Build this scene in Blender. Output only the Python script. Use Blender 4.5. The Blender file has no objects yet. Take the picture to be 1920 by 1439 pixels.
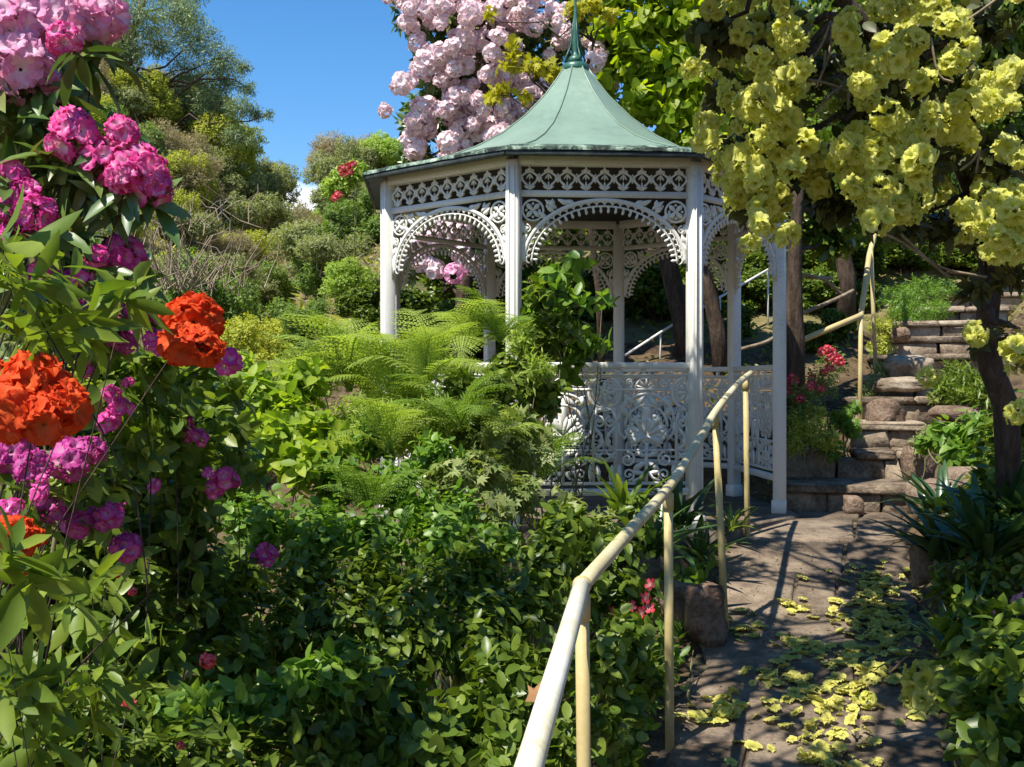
import bpy, math, random
import numpy as np
from mathutils import Matrix, Vector, noise as mnoise

# ------------------------------------------------------------------ camera, sky, sun, exposure
SC = bpy.context.scene
COL = SC.collection
R = math.radians
EYE = 1.65
F = 2040.0
cam_d = bpy.data.cameras.new('camera')
cam = bpy.data.objects.new('camera', cam_d)
COL.objects.link(cam)
cam.location = (0, 0, EYE)
cam.rotation_euler = (R(90), 0, 0)
cam_d.sensor_width = 36
cam_d.lens = 36 * F / 1920
cam_d.shift_y = -4.5 / 1920
cam_d.clip_start = 0.05
cam_d.clip_end = 2000
SC.camera = cam

SUN = Vector((-0.34, -0.34, 0.87)).normalized()
elev = math.asin(SUN.z)
azim = math.atan2(SUN.x, SUN.y)
world = bpy.data.worlds.new('World')
SC.world = world
world.use_nodes = True
wt = world.node_tree
wt.nodes.clear()
w_out = wt.nodes.new('ShaderNodeOutputWorld')
w_bg = wt.nodes.new('ShaderNodeBackground')
w_bg.inputs['Strength'].default_value = 0.10
sky = wt.nodes.new('ShaderNodeTexSky')
sky.sky_type = 'NISHITA'
sky.sun_disc = False
sky.sun_elevation = elev
sky.sun_rotation = azim
sky.altitude = 300
sky.air_density = 1.0
sky.dust_density = 0.1
sky.ozone_density = 3.0
hsv = wt.nodes.new('ShaderNodeHueSaturation')
hsv.inputs['Saturation'].default_value = 1.30
hsv.inputs['Hue'].default_value = 0.5
wt.links.new(sky.outputs[0], hsv.inputs['Color'])
# a few low clouds on the horizon all the way round
tc = wt.nodes.new('ShaderNodeTexCoord')
sep = wt.nodes.new('ShaderNodeSeparateXYZ')
wt.links.new(tc.outputs['Generated'], sep.inputs[0])
nz = wt.nodes.new('ShaderNodeTexNoise')
nz.inputs['Scale'].default_value = 7.0
nz.inputs['Detail'].default_value = 6
mp = wt.nodes.new('ShaderNodeMapping')
mp.inputs['Scale'].default_value = (1, 1, 2.4)
mp.inputs['Location'].default_value = (0.3, 0.2, 0.0)
wt.links.new(tc.outputs['Generated'], mp.inputs[0])
wt.links.new(mp.outputs[0], nz.inputs['Vector'])
mr = wt.nodes.new('ShaderNodeMapRange')           # height above the horizon
mr.inputs['From Min'].default_value = 0.25
mr.inputs['From Max'].default_value = 0.10
wt.links.new(sep.outputs['Z'], mr.inputs['Value'])
ad = wt.nodes.new('ShaderNodeMath'); ad.operation = 'MULTIPLY_ADD'
ad.inputs[1].default_value = 0.70
wt.links.new(mr.outputs[0], ad.inputs[0])
wt.links.new(nz.outputs['Fac'], ad.inputs[2])
cr = wt.nodes.new('ShaderNodeValToRGB')
cr.color_ramp.elements[0].position = 0.84
cr.color_ramp.elements[1].position = 0.98
wt.links.new(ad.outputs[0], cr.inputs[0])
mx = wt.nodes.new('ShaderNodeMixRGB')
mx.inputs['Color2'].default_value = (7.5, 7.7, 8.0, 1)
wt.links.new(cr.outputs[0], mx.inputs['Fac'])
wt.links.new(hsv.outputs[0], mx.inputs['Color1'])
wt.links.new(mx.outputs[0], w_bg.inputs['Color'])
wt.links.new(w_bg.outputs[0], w_out.inputs['Surface'])

sun_d = bpy.data.lights.new('sun', 'SUN')
sun_d.energy = 4.3
sun_d.angle = R(0.55)
sun_d.color = (1.0, 0.95, 0.86)
sun = bpy.data.objects.new('sun', sun_d)
COL.objects.link(sun)
sun.rotation_euler = (-SUN).to_track_quat('-Z', 'Y').to_euler()
sun.location = SUN * 60

SC.view_settings.view_transform = 'Standard'
SC.view_settings.look = 'None'
SC.view_settings.exposure = 0.95
SC.view_settings.gamma = 1
SC.view_settings.use_curve_mapping = False
SC.render.engine = 'CYCLES'
SC.cycles.max_bounces = 8
SC.cycles.transparent_max_bounces = 4
SC.cycles.use_denoising = True

# ------------------------------------------------------------------ helpers
def nrm(a):
    a = np.asarray(a, float)
    return a / np.maximum(np.linalg.norm(a, axis=-1, keepdims=True), 1e-9)

def at(px, py, D):
    return np.array([(px - 960) / F * D, D, EYE - (py - 715) / F * D])

def sstep(a, b, x):
    t = np.clip((np.asarray(x, float) - a) / (b - a), 0, 1)
    return t * t * (3 - 2 * t)

def path_x(y):
    return -0.2 + 0.315 * np.asarray(y, float)

PW = 0.60
def path_z(y):
    return np.interp(y, [-5, 2.5, 4.6, 5.9, 7.5, 8.4, 9.2], [-0.35, 0.0, 0.10, 0.28, 0.58, 0.63, 0.65])

ST_P = [(8.45, 2.72), (9.0, 3.0), (9.6, 3.3), (10.8, 4.0), (12.6, 4.85), (14.0, 5.8), (17, 7.6)]
def stair_x(y):
    return np.interp(y, [p[0] for p in ST_P], [p[1] for p in ST_P])
def stair_z(y):
    return np.interp(y, [8.4, 8.5, 14.0, 17.0], [0.63, 0.80, 2.78, 3.9])

GC = np.array([0.509, 8.74]); GS = 1.22; GTH = -0.075
GR = GS / (2 * math.sin(math.pi / 8))
FLOOR = 0.65
def ground(x, y):
    x = np.asarray(x, float); y = np.asarray(y, float)
    ym = np.minimum(y, 8.6)
    pz = path_z(ym); xc = path_x(ym)
    ul = np.maximum(xc - PW - 0.05 - x, 0)
    ur = np.maximum(x - xc - PW - 0.03, 0)
    z = pz - np.minimum(ul * 0.55, 1.1 + 0 * ul) + np.minimum(ur * 0.42 + 0.10 * (ur > 0), 6)
    # hill behind the gazebo and to its right
    back = np.maximum(y - 9.0, 0)
    hill = 0.62 + 0.37 * back + 0.12 * np.maximum(x - 3, 0)
    hill = np.where(hill > 6, 6 + (hill - 6) * 0.45, hill)
    wr = sstep(8.2, 9.6, y) * sstep(-4.2, -1.2, x + 0.16 * (y - 10))
    z = z * (1 - wr) + hill * wr
    # valley and hill on the left
    lh = -0.55 + 0.15 * np.clip(y - 9, 0, 25) + 0.030 * np.maximum(-x - 2.4, 0) * np.clip(y - 6, 0, 26)
    lh = np.where(lh > 14, 14 + (lh - 14) * 0.25, lh)
    wl = (1 - sstep(-4.2, -1.2, x + 0.16 * (y - 10))) * sstep(7.0, 11.0, y)
    z = z * (1 - wl) + lh * wl
    # stair cutting
    ds = np.abs(x - stair_x(y))
    ws = (1 - sstep(0.55, 1.0, ds)) * sstep(8.4, 8.8, y) * (1 - sstep(14.5, 17.0, y))
    z = z * (1 - ws) + (stair_z(y) - 0.30) * ws
    # level pad under the gazebo
    dg = np.hypot(x - GC[0], y - GC[1])
    wg = 1 - sstep(1.55, 2.5, dg)
    return z * (1 - wg) + np.minimum(z, 0.45) * wg

def set_props(o, label=None, cat=None, group=None, kind=None):
    if label: o['label'] = label
    if cat: o['category'] = cat
    if group: o['group'] = group
    if kind: o['kind'] = kind
    return o

def thing(name, label, cat, loc=(0, 0, 0), group=None):
    e = bpy.data.objects.new(name, None)
    e.empty_display_size = 0.1
    COL.objects.link(e)
    e.location = loc
    return set_props(e, label, cat, group)

def link(name, mesh, parent=None, M=None):
    o = bpy.data.objects.new(name, mesh)
    COL.objects.link(o)
    if parent is not None:
        o.parent = parent
        if parent.parent is None and parent.type == 'EMPTY':
            o.matrix_parent_inverse = Matrix.Translation(-parent.location)
    if M is not None:
        o.matrix_basis = M
    return o

class MB:
    """collects vertices and faces, links them as one mesh"""
    def __init__(self):
        self.V = []; self.T = []; self.Q = []; self.tm = []; self.qm = []; self.n = 0; self.A = []
    def add(self, V, Fs, mi=0, attr=None):
        V = np.asarray(V, float).reshape(-1, 3)
        Fs = np.asarray(Fs, np.int64)
        if Fs.shape[1] == 3:
            self.T.append(Fs + self.n); self.tm.append(np.full(len(Fs), mi))
        else:
            self.Q.append(Fs + self.n); self.qm.append(np.full(len(Fs), mi))
        self.V.append(V); self.n += len(V)
        self.A.append(np.zeros(len(V)) if attr is None else np.asarray(attr, float))
        return self
    def add2(self, V, T, Q, mi=0):
        if len(Q):
            self.Q.append(np.asarray(Q) + self.n); self.qm.append(np.full(len(Q), mi))
        if len(T):
            self.T.append(np.asarray(T) + self.n); self.tm.append(np.full(len(T), mi))
        self.V.append(np.asarray(V, float)); self.n += len(V); self.A.append(np.zeros(len(V)))
    def mesh(self, name, mats, smooth=False, attr=False):
        me = bpy.data.meshes.new(name)
        V = np.concatenate(self.V) if self.V else np.zeros((0, 3))
        T = np.concatenate(self.T) if self.T else np.zeros((0, 3), int)
        Q = np.concatenate(self.Q) if self.Q else np.zeros((0, 4), int)
        me.vertices.add(len(V)); me.vertices.foreach_set('co', V.ravel())
        nl = T.size + Q.size
        me.loops.add(nl)
        me.loops.foreach_set('vertex_index', np.concatenate([T.ravel(), Q.ravel()]).astype(np.int32))
        me.polygons.add(len(T) + len(Q))
        ls = np.concatenate([np.arange(len(T)) * 3, T.size + np.arange(len(Q)) * 4]).astype(np.int32)
        me.polygons.foreach_set('loop_start', ls)
        mi = np.concatenate([np.concatenate(self.tm) if self.tm else np.zeros(0), np.concatenate(self.qm) if self.qm else np.zeros(0)])
        me.polygons.foreach_set('material_index', mi.astype(np.int32))
        if smooth:
            me.polygons.foreach_set('use_smooth', np.ones(len(T) + len(Q), bool))
        for m in (mats if isinstance(mats, (list, tuple)) else [mats]):
            me.materials.append(m)
        if attr:
            a = me.attributes.new('petal_t', 'FLOAT', 'POINT')
            a.data.foreach_set('value', np.concatenate(self.A).astype(np.float32))
        me.update(calc_edges=True)
        me.validate()
        return me
    def build(self, name, mats, parent=None, smooth=False, attr=False):
        return link(name, self.mesh(name, mats, smooth, attr), parent)
    # ---- shapes
    def box(self, c, s, ax=None, mi=0, bev=0.0):
        """bevelled box: centre c, size s, axes rows ax"""
        c = np.asarray(c, float); h = np.asarray(s, float) / 2
        ax = np.eye(3) if ax is None else np.asarray(ax, float)
        if bev <= 0:
            P = np.array([[x, y, z] for x in (-1, 1) for y in (-1, 1) for z in (-1, 1)], float) * h
            Q = [(0, 1, 3, 2), (4, 6, 7, 5), (0, 4, 5, 1), (2, 3, 7, 6), (0, 2, 6, 4), (1, 5, 7, 3)]
            return self.add(c + P @ ax, Q, mi)
        P = []; idx = {}
        for x in (-1, 1):
            for y in (-1, 1):
                for z in (-1, 1):
                    for k in range(3):
                        p = np.array([x, y, z], float) * (h - bev)
                        p[k] += (x, y, z)[k] * bev
                        idx[(x, y, z, k)] = len(P); P.append(p)
        Q = []; T = []
        for k in range(3):
            a, b = [(1, 2), (2, 0), (0, 1)][k]
            for s_ in (-1, 1):
                q = []
                for (u, v) in ((-1, -1), (1, -1), (1, 1), (-1, 1)):
                    t = [0, 0, 0]; t[k] = s_; t[a] = u; t[b] = v
                    q.append(idx[(t[0], t[1], t[2], k)])
                Q.append(q if s_ > 0 else q[::-1])
            for u in (-1, 1):
                for v in (-1, 1):
                    t0 = [0, 0, 0]; t1 = [0, 0, 0]
                    t0[k] = -1; t1[k] = 1
                    for t in (t0, t1): t[a] = u; t[b] = v
                    q = [idx[(*t0, a)], idx[(*t1, a)], idx[(*t1, b)], idx[(*t0, b)]]
                    Q.append(q if u * v < 0 else q[::-1])
        for x in (-1, 1):
            for y in (-1, 1):
                for z in (-1, 1):
                    t = [idx[(x, y, z, k)] for k in range(3)]
                    T.append(t if x * y * z > 0 else t[::-1])
        self.add2(c + np.array(P) @ ax, T, Q, mi)
        return self
    def tube(self, P, r, n=8, mi=0, cap=True):
        P = np.asarray(P, float); m = len(P)
        r = np.broadcast_to(np.asarray(r, float), (m,))
        t = nrm(np.gradient(P, axis=0))
        up = np.array([0, 0, 1.0]) if abs(t[0][2]) < 0.9 else np.array([1.0, 0, 0])
        V = []
        e = nrm(np.cross(t[0], up))
        for i in range(m):
            e = nrm(e - t[i] * (e @ t[i])); f = np.cross(t[i], e)
            a = np.arange(n) * 2 * math.pi / n
            V.append(P[i] + r[i] * (np.cos(a)[:, None] * e + np.sin(a)[:, None] * f))
        V = np.concatenate(V)
        Q = [(i * n + k, i * n + (k + 1) % n, (i + 1) * n + (k + 1) % n, (i + 1) * n + k) for i in range(m - 1) for k in range(n)]
        T = []
        if cap:
            V = np.vstack([V, P[0] - t[0] * r[0] * .3, P[-1] + t[-1] * r[-1] * .3])
            T = [(m * n, (k + 1) % n, k) for k in range(n)] + [(m * n + 1, (m - 1) * n + k, (m - 1) * n + (k + 1) % n) for k in range(n)]
        self.add2(V, T, Q, mi)
        return self
    def lathe(self, prof, c=(0, 0, 0), n=16, mi=0):
        prof = np.asarray(prof, float); m = len(prof)
        a = np.arange(n) * 2 * math.pi / n
        V = np.concatenate([np.c_[p[0] * np.cos(a), p[0] * np.sin(a), np.full(n, p[1])] for p in prof]) + np.asarray(c, float)
        Q = [(i * n + k, i * n + (k + 1) % n, (i + 1) * n + (k + 1) % n, (i + 1) * n + k) for i in range(m - 1) for k in range(n)]
        return self.add(V, Q, mi)
    def scatter(self, tpl, P, Dr, N, S, mi=0):
        """copies of a template (V, T[, attr]) : axis +Y along Dr, +Z along N, size S"""
        V, T = tpl[0], tpl[1]
        n, k = len(P), len(V)
        if n == 0: return self
        x = np.cross(Dr, N)
        S = np.asarray(S, float)
        S = S[:, None] if S.ndim == 1 else S
        W = P[:, None, :] + S[:, None, :] * (V[None, :, 0:1] * x[:, None] + V[None, :, 1:2] * Dr[:, None] + V[None, :, 2:3] * N[:, None])
        Tt = (T[None] + (np.arange(n) * k)[:, None, None]).reshape(-1, 3)
        at_ = np.tile(tpl[2], n) if len(tpl) > 2 else None
        return self.add(W.reshape(-1, 3), Tt, mi, at_)

# ------------------------------------------------------------------ materials
def new_mat(name):
    m = bpy.data.materials.new(name)
    m.use_nodes = True
    nt = m.node_tree
    b = nt.nodes['Principled BSDF']
    return m, nt, b

def ramp(nt, cols, pos=None):
    r = nt.nodes.new('ShaderNodeValToRGB')
    e = r.color_ramp.elements
    n = len(cols)
    pos = pos or [i / (n - 1) for i in range(n)]
    while len(e) < n: e.new(0.5)
    for i, c in enumerate(cols):
        e[i].position = pos[i]; e[i].color = (*c, 1)
    return r

def rand_node(nt):
    g = nt.nodes.new('ShaderNodeNewGeometry')
    o = nt.nodes.new('ShaderNodeObjectInfo')
    a = nt.nodes.new('ShaderNodeMath'); a.operation = 'ADD'
    f = nt.nodes.new('ShaderNodeMath'); f.operation = 'FRACT'
    nt.links.new(g.outputs['Random Per Island'], a.inputs[0])
    nt.links.new(o.outputs['Random'], a.inputs[1])
    nt.links.new(a.outputs[0], f.inputs[0])
    return f

def leaf_mat(name, cols, trans=0.35, rough=0.45, spec=0.4, tint=(1.25, 1.3, 0.5)):
    m, nt, b = new_mat(name)
    r = ramp(nt, cols)
    nt.links.new(rand_node(nt).outputs[0], r.inputs[0])
    # veins and blotches: fine colour variation over the leaf
    tcn = nt.nodes.new('ShaderNodeNewGeometry')
    n2 = nt.nodes.new('ShaderNodeTexNoise'); n2.inputs['Scale'].default_value = 38; n2.inputs['Detail'].default_value = 2
    nt.links.new(tcn.outputs['Position'], n2.inputs['Vector'])
    mr_ = nt.nodes.new('ShaderNodeMapRange'); mr_.inputs['To Min'].default_value = 0.72; mr_.inputs['To Max'].default_value = 1.28
    nt.links.new(n2.outputs['Fac'], mr_.inputs['Value'])
    mu = nt.nodes.new('ShaderNodeVectorMath'); mu.operation = 'SCALE'
    nt.links.new(r.outputs[0], mu.inputs[0]); nt.links.new(mr_.outputs[0], mu.inputs['Scale'])
    nt.links.new(mu.outputs[0], b.inputs['Base Color'])
    b.inputs['Roughness'].default_value = rough
    b.inputs['Specular IOR Level'].default_value = spec
    t = nt.nodes.new('ShaderNodeBsdfTranslucent')
    mm = nt.nodes.new('ShaderNodeVectorMath'); mm.operation = 'MULTIPLY'
    mm.inputs[1].default_value = tint
    nt.links.new(mu.outputs[0], mm.inputs[0]); nt.links.new(mm.outputs[0], t.inputs['Color'])
    mix = nt.nodes.new('ShaderNodeMixShader'); mix.inputs[0].default_value = trans
    nt.links.new(b.outputs[0], mix.inputs[1]); nt.links.new(t.outputs[0], mix.inputs[2])
    nt.links.new(mix.outputs[0], nt.nodes['Material Output'].inputs['Surface'])
    return m

def petal_mat(name, rim, mid, throat, trans=0.35, alt=None):
    """rim to throat colour along the petal; alt is a second rim tint some flowers have"""
    m, nt, b = new_mat(name)
    a = nt.nodes.new('ShaderNodeAttribute'); a.attribute_name = 'petal_t'
    r = ramp(nt, [throat, mid, rim], [0.05, 0.45, 0.9])
    nt.links.new(a.outputs['Fac'], r.inputs[0])
    r2 = ramp(nt, [throat, alt or mid, alt or rim], [0.0, 0.35, 0.95])
    nt.links.new(a.outputs['Fac'], r2.inputs[0])
    mixc = nt.nodes.new('ShaderNodeMixRGB')
    nt.links.new(rand_node(nt).outputs[0], mixc.inputs['Fac'])
    nt.links.new(r.outputs[0], mixc.inputs['Color1']); nt.links.new(r2.outputs[0], mixc.inputs['Color2'])
    gp = nt.nodes.new('ShaderNodeNewGeometry')
    n2 = nt.nodes.new('ShaderNodeTexNoise'); n2.inputs['Scale'].default_value = 120; n2.inputs['Detail'].default_value = 3
    nt.links.new(gp.outputs['Position'], n2.inputs['Vector'])
    mr_ = nt.nodes.new('ShaderNodeMapRange'); mr_.inputs['To Min'].default_value = 0.78; mr_.inputs['To Max'].default_value = 1.16
    nt.links.new(n2.outputs['Fac'], mr_.inputs['Value'])
    mu = nt.nodes.new('ShaderNodeVectorMath'); mu.operation = 'SCALE'
    nt.links.new(mixc.outputs[0], mu.inputs[0]); nt.links.new(mr_.outputs[0], mu.inputs['Scale'])
    mixc = mu
    nt.links.new(mixc.outputs[0], b.inputs['Base Color'])
    b.inputs['Roughness'].default_value = 0.6
    b.inputs['Specular IOR Level'].default_value = 0.15
    t = nt.nodes.new('ShaderNodeBsdfTranslucent')
    nt.links.new(mixc.outputs[0], t.inputs['Color'])
    mix = nt.nodes.new('ShaderNodeMixShader'); mix.inputs[0].default_value = trans
    nt.links.new(b.outputs[0], mix.inputs[1]); nt.links.new(t.outputs[0], mix.inputs[2])
    nt.links.new(mix.outputs[0], nt.nodes['Material Output'].inputs['Surface'])
    return m

def rough_mat(name, cols, scale=6, rough=0.85, bump=0.4, stretch=(1, 1, 1), scale2=40, island=0.0, pos=None, spec=0.25, dist=0.02):
    m, nt, b = new_mat(name)
    tcn = nt.nodes.new('ShaderNodeNewGeometry')
    mp_ = nt.nodes.new('ShaderNodeMapping'); mp_.inputs['Scale'].default_value = stretch
    nt.links.new(tcn.outputs['Position'], mp_.inputs[0])
    n1 = nt.nodes.new('ShaderNodeTexNoise'); n1.inputs['Scale'].default_value = scale; n1.inputs['Detail'].default_value = 8; n1.inputs['Roughness'].default_value = 0.65
    n2 = nt.nodes.new('ShaderNodeTexNoise'); n2.inputs['Scale'].default_value = scale2; n2.inputs['Detail'].default_value = 4
    nt.links.new(mp_.outputs[0], n1.inputs['Vector']); nt.links.new(mp_.outputs[0], n2.inputs['Vector'])
    mixn = nt.nodes.new('ShaderNodeMath'); mixn.operation = 'MULTIPLY_ADD'; mixn.inputs[1].default_value = 0.35
    nt.links.new(n2.outputs['Fac'], mixn.inputs[0]); nt.links.new(n1.outputs['Fac'], mixn.inputs[2])
    sub = nt.nodes.new('ShaderNodeMath'); sub.operation = 'SUBTRACT'; sub.inputs[1].default_value = 0.175
    nt.links.new(mixn.outputs[0], sub.inputs[0])
    last = sub
    if island:
        rn = rand_node(nt)
        ma = nt.nodes.new('ShaderNodeMath'); ma.operation = 'MULTIPLY_ADD'; ma.inputs[1].default_value = island
        nt.links.new(rn.outputs[0], ma.inputs[0]); nt.links.new(sub.outputs[0], ma.inputs[2])
        mb = nt.nodes.new('ShaderNodeMath'); mb.operation = 'SUBTRACT'; mb.inputs[1].default_value = island / 2
        nt.links.new(ma.outputs[0], mb.inputs[0]); last = mb
    n = len(cols)
    r = ramp(nt, cols, pos or [0.28 + 0.44 * i / (n - 1) for i in range(n)])
    nt.links.new(last.outputs[0], r.inputs[0])
    nt.links.new(r.outputs[0], b.inputs['Base Color'])
    b.inputs['Roughness'].default_value = rough
    b.inputs['Specular IOR Level'].default_value = spec
    bp = nt.nodes.new('ShaderNodeBump'); bp.inputs['Strength'].default_value = bump; bp.inputs['Distance'].default_value = dist
    nt.links.new(mixn.outputs[0], bp.inputs['Height'])
    nt.links.new(bp.outputs[0], b.inputs['Normal'])
    return m

M_SOIL = rough_mat('soil_litter', [(.022, .014, .008), (.065, .042, .022), (.125, .085, .045), (.05, .06, .02)], 3.5, 0.95, 0.9, scale2=30, dist=0.05)
M_HILL = rough_mat('hill_ground', [(.04, .045, .015), (.11, .10, .035), (.20, .16, .07), (.10, .11, .035)], 0.9, 0.95, 0.6, scale2=8)
M_STONE = rough_mat('slate_stone', [(.062, .045, .030), (.14, .104, .072), (.26, .20, .14)], 5, 0.8, 0.6, scale2=60, island=0.25, stretch=(1, 1, 2))
M_MORTAR = rough_mat('joint_dirt', [(.045, .034, .025), (.09, .068, .05), (.07, .07, .035)], 8, 0.95, 0.5)
M_STEP = rough_mat('step_stone', [(.05, .036, .025), (.17, .125, .085), (.30, .235, .165), (.40, .34, .26)], 4.5, 0.85, 0.8, scale2=35, island=0.2, dist=0.03)
M_BOULDER = rough_mat('boulder_stone', [(.07, .045, .03), (.19, .13, .09), (.30, .23, .17)], 5, 0.85, 0.9, scale2=40, island=0.1, dist=0.03)
M_REDSTONE = rough_mat('reddish_stone', [(.06, .032, .02), (.16, .095, .062), (.27, .185, .13), (.12, .13, .06)], 7, 0.9, 1.0, scale2=45, dist=0.05)
M_WHITE = rough_mat('white_paint', [(.50, .475, .40), (.70, .68, .61), (.77, .755, .69)], 2.2, 0.45, 0.12, scale2=55, pos=[.22, .42, .7], spec=0.4, dist=0.004)
M_ROOF = rough_mat('green_roof_paint', [(.11, .165, .12), (.175, .25, .18), (.20, .285, .21), (.26, .345, .26)], 1.6, 0.38, 0.08, scale2=20, pos=[.2, .42, .6, .78], spec=0.5, dist=0.004)
M_EDGE = rough_mat('mouldy_roof_edge', [(.010, .014, .012), (.05, .08, .06), (.17, .25, .185), (.50, .54, .46)], 9, 0.8, 0.4, scale2=50, pos=[.40, .50, .57, .72])
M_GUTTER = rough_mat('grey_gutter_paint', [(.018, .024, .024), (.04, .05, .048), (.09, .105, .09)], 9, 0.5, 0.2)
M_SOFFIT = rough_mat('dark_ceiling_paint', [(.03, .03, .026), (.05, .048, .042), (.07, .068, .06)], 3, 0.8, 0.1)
M_IRON = rough_mat('green_spire_paint', [(.015, .06, .04), (.03, .11, .075), (.05, .15, .1)], 12, 0.4, 0.1, spec=0.5)
M_RAIL = rough_mat('cream_rail_paint', [(.42, .32, .17), (.66, .60, .40), (.76, .73, .58), (.82, .81, .75)], 4, 0.42, 0.15, scale2=60, pos=[.2, .36, .55, .72], spec=0.45, dist=0.004)
M_RAIL2 = rough_mat('yellower_rail_paint', [(.28, .18, .08), (.50, .42, .22), (.60, .53, .32), (.70, .66, .48)], 4, 0.42, 0.15, scale2=60, pos=[.2, .36, .55, .72], spec=0.45, dist=0.004)  # the rail paint in darker, yellower tones, for the run beyond the elbow
M_POST = rough_mat('yellow_post_paint', [(.24, .15, .06), (.45, .35, .145), (.53, .42, .185), (.60, .51, .28)], 5, 0.45, 0.15, scale2=60, pos=[.2, .34, .55, .75], spec=0.4, dist=0.004)
M_BARK = rough_mat('brown_bark', [(.025, .017, .011), (.07, .048, .032), (.14, .10, .07)], 7, 0.9, 1.0, (3, 3, .6), 40, dist=0.03)
M_TWIG = rough_mat('pale_twig_bark', [(.12, .085, .05), (.24, .19, .125), (.36, .30, .22)], 9, 0.9, 0.4)
M_STEM = rough_mat('green_stem', [(.08, .10, .03), (.16, .15, .06), (.22, .17, .09)], 10, 0.7, 0.2)

LM = {
 'rhodo':  leaf_mat('rhododendron_leaf', [(0.060, 0.120, 0.024), (0.096, 0.168, 0.036), (0.144, 0.216, 0.048), (0.228, 0.216, 0.072)], 0.22, 0.35, 0.5),
 'olive':  leaf_mat('olive_leaf', [(.05, .065, .018), (.085, .095, .028), (.13, .12, .04)], 0.25, 0.45, 0.4),
 'azalea': leaf_mat('azalea_leaf', [(0.115, 0.187, 0.022), (0.172, 0.253, 0.028), (0.253, 0.319, 0.040)], 0.42, 0.42, 0.35),
 'lime':   leaf_mat('lime_leaf', [(0.165, 0.264, 0.022), (0.242, 0.352, 0.033), (0.330, 0.440, 0.055), (0.396, 0.462, 0.044)], 0.5, 0.5, 0.3),
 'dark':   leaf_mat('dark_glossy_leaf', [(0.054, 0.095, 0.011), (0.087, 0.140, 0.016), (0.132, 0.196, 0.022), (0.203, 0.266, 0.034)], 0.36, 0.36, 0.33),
 'mid':    leaf_mat('mid_green_leaf', [(0.080, 0.135, 0.017), (0.128, 0.203, 0.024), (0.189, 0.257, 0.036), (0.275, 0.338, 0.060)], 0.42, 0.4, 0.35),
 'fresh':  leaf_mat('fresh_green_leaf', [(0.098, 0.200, 0.024), (0.154, 0.275, 0.036), (0.238, 0.362, 0.054)], 0.46, 0.4, 0.4),
 'pale':   leaf_mat('pale_green_leaf', [(0.176, 0.242, 0.066), (0.264, 0.319, 0.099), (0.363, 0.396, 0.165)], 0.4, 0.5, 0.3),
 'fern':   leaf_mat('fern_leaf', [(.25, .35, .06), (.34, .44, .085), (.43, .50, .12)], 0.5, 0.55, 0.25),
 'fernd':  leaf_mat('dark_fern_leaf', [(0.112, 0.200, 0.031), (0.175, 0.275, 0.044), (0.250, 0.350, 0.056)], 0.45, 0.55, 0.25),
 'gum':    leaf_mat('gum_leaf', [(0.115, 0.178, 0.069), (0.167, 0.238, 0.095), (0.232, 0.298, 0.140), (0.321, 0.370, 0.228)], 0.35, 0.4, 0.4, (1.15, 1.2, .6)),
 'yellowbush': leaf_mat('yellow_green_leaf', [(0.300, 0.337, 0.047), (0.410, 0.435, 0.067), (0.520, 0.519, 0.100)], 0.42, 0.6, 0.2),
 'greybush': leaf_mat('grey_green_leaf', [(0.178, 0.217, 0.087), (0.273, 0.301, 0.134), (0.383, 0.393, 0.215)], 0.42, 0.6, 0.2),
 'brownbush': leaf_mat('dry_brown_leaf', [(0.246, 0.210, 0.108), (0.355, 0.308, 0.167), (0.465, 0.421, 0.255)], 0.42, 0.7, 0.15, (1.1, 1, .7)),
 'greenbush': leaf_mat('bush_leaf', [(0.116, 0.197, 0.041), (0.178, 0.267, 0.061), (0.260, 0.351, 0.087)], 0.42, 0.5, 0.3),
 'brightbush': leaf_mat('bright_bush_leaf', [(0.232, 0.351, 0.054), (0.328, 0.448, 0.080), (0.437, 0.547, 0.134)], 0.42, 0.5, 0.3),
 'heart':  leaf_mat('heart_leaf', [(0.180, 0.287, 0.020), (0.264, 0.368, 0.025), (0.384, 0.448, 0.035)], 0.6, 0.45, 0.3, (1.5, 1.45, .35)),
 'gold':   leaf_mat('golden_leaf', [(.36, .36, .02), (.44, .42, .025), (.50, .46, .04)], 0.45, 0.5, 0.3, (1.2, 1.2, .5)),
 'strap':  leaf_mat('strap_leaf', [(.02, .055, .016), (.035, .08, .022), (.06, .115, .035)], 0.2, 0.3, 0.55),
 'litter': leaf_mat('dead_leaf', [(.14, .08, .035), (.22, .14, .07), (.32, .23, .13), (.10, .06, .03)], 0.1, 0.8, 0.1, (1, 1, 1)),
 'orangeleaf': leaf_mat('orange_dead_leaf', [(.42, .22, .10), (.50, .28, .14)], 0.2, 0.7, 0.2, (1, 1, 1)),
}
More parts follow.
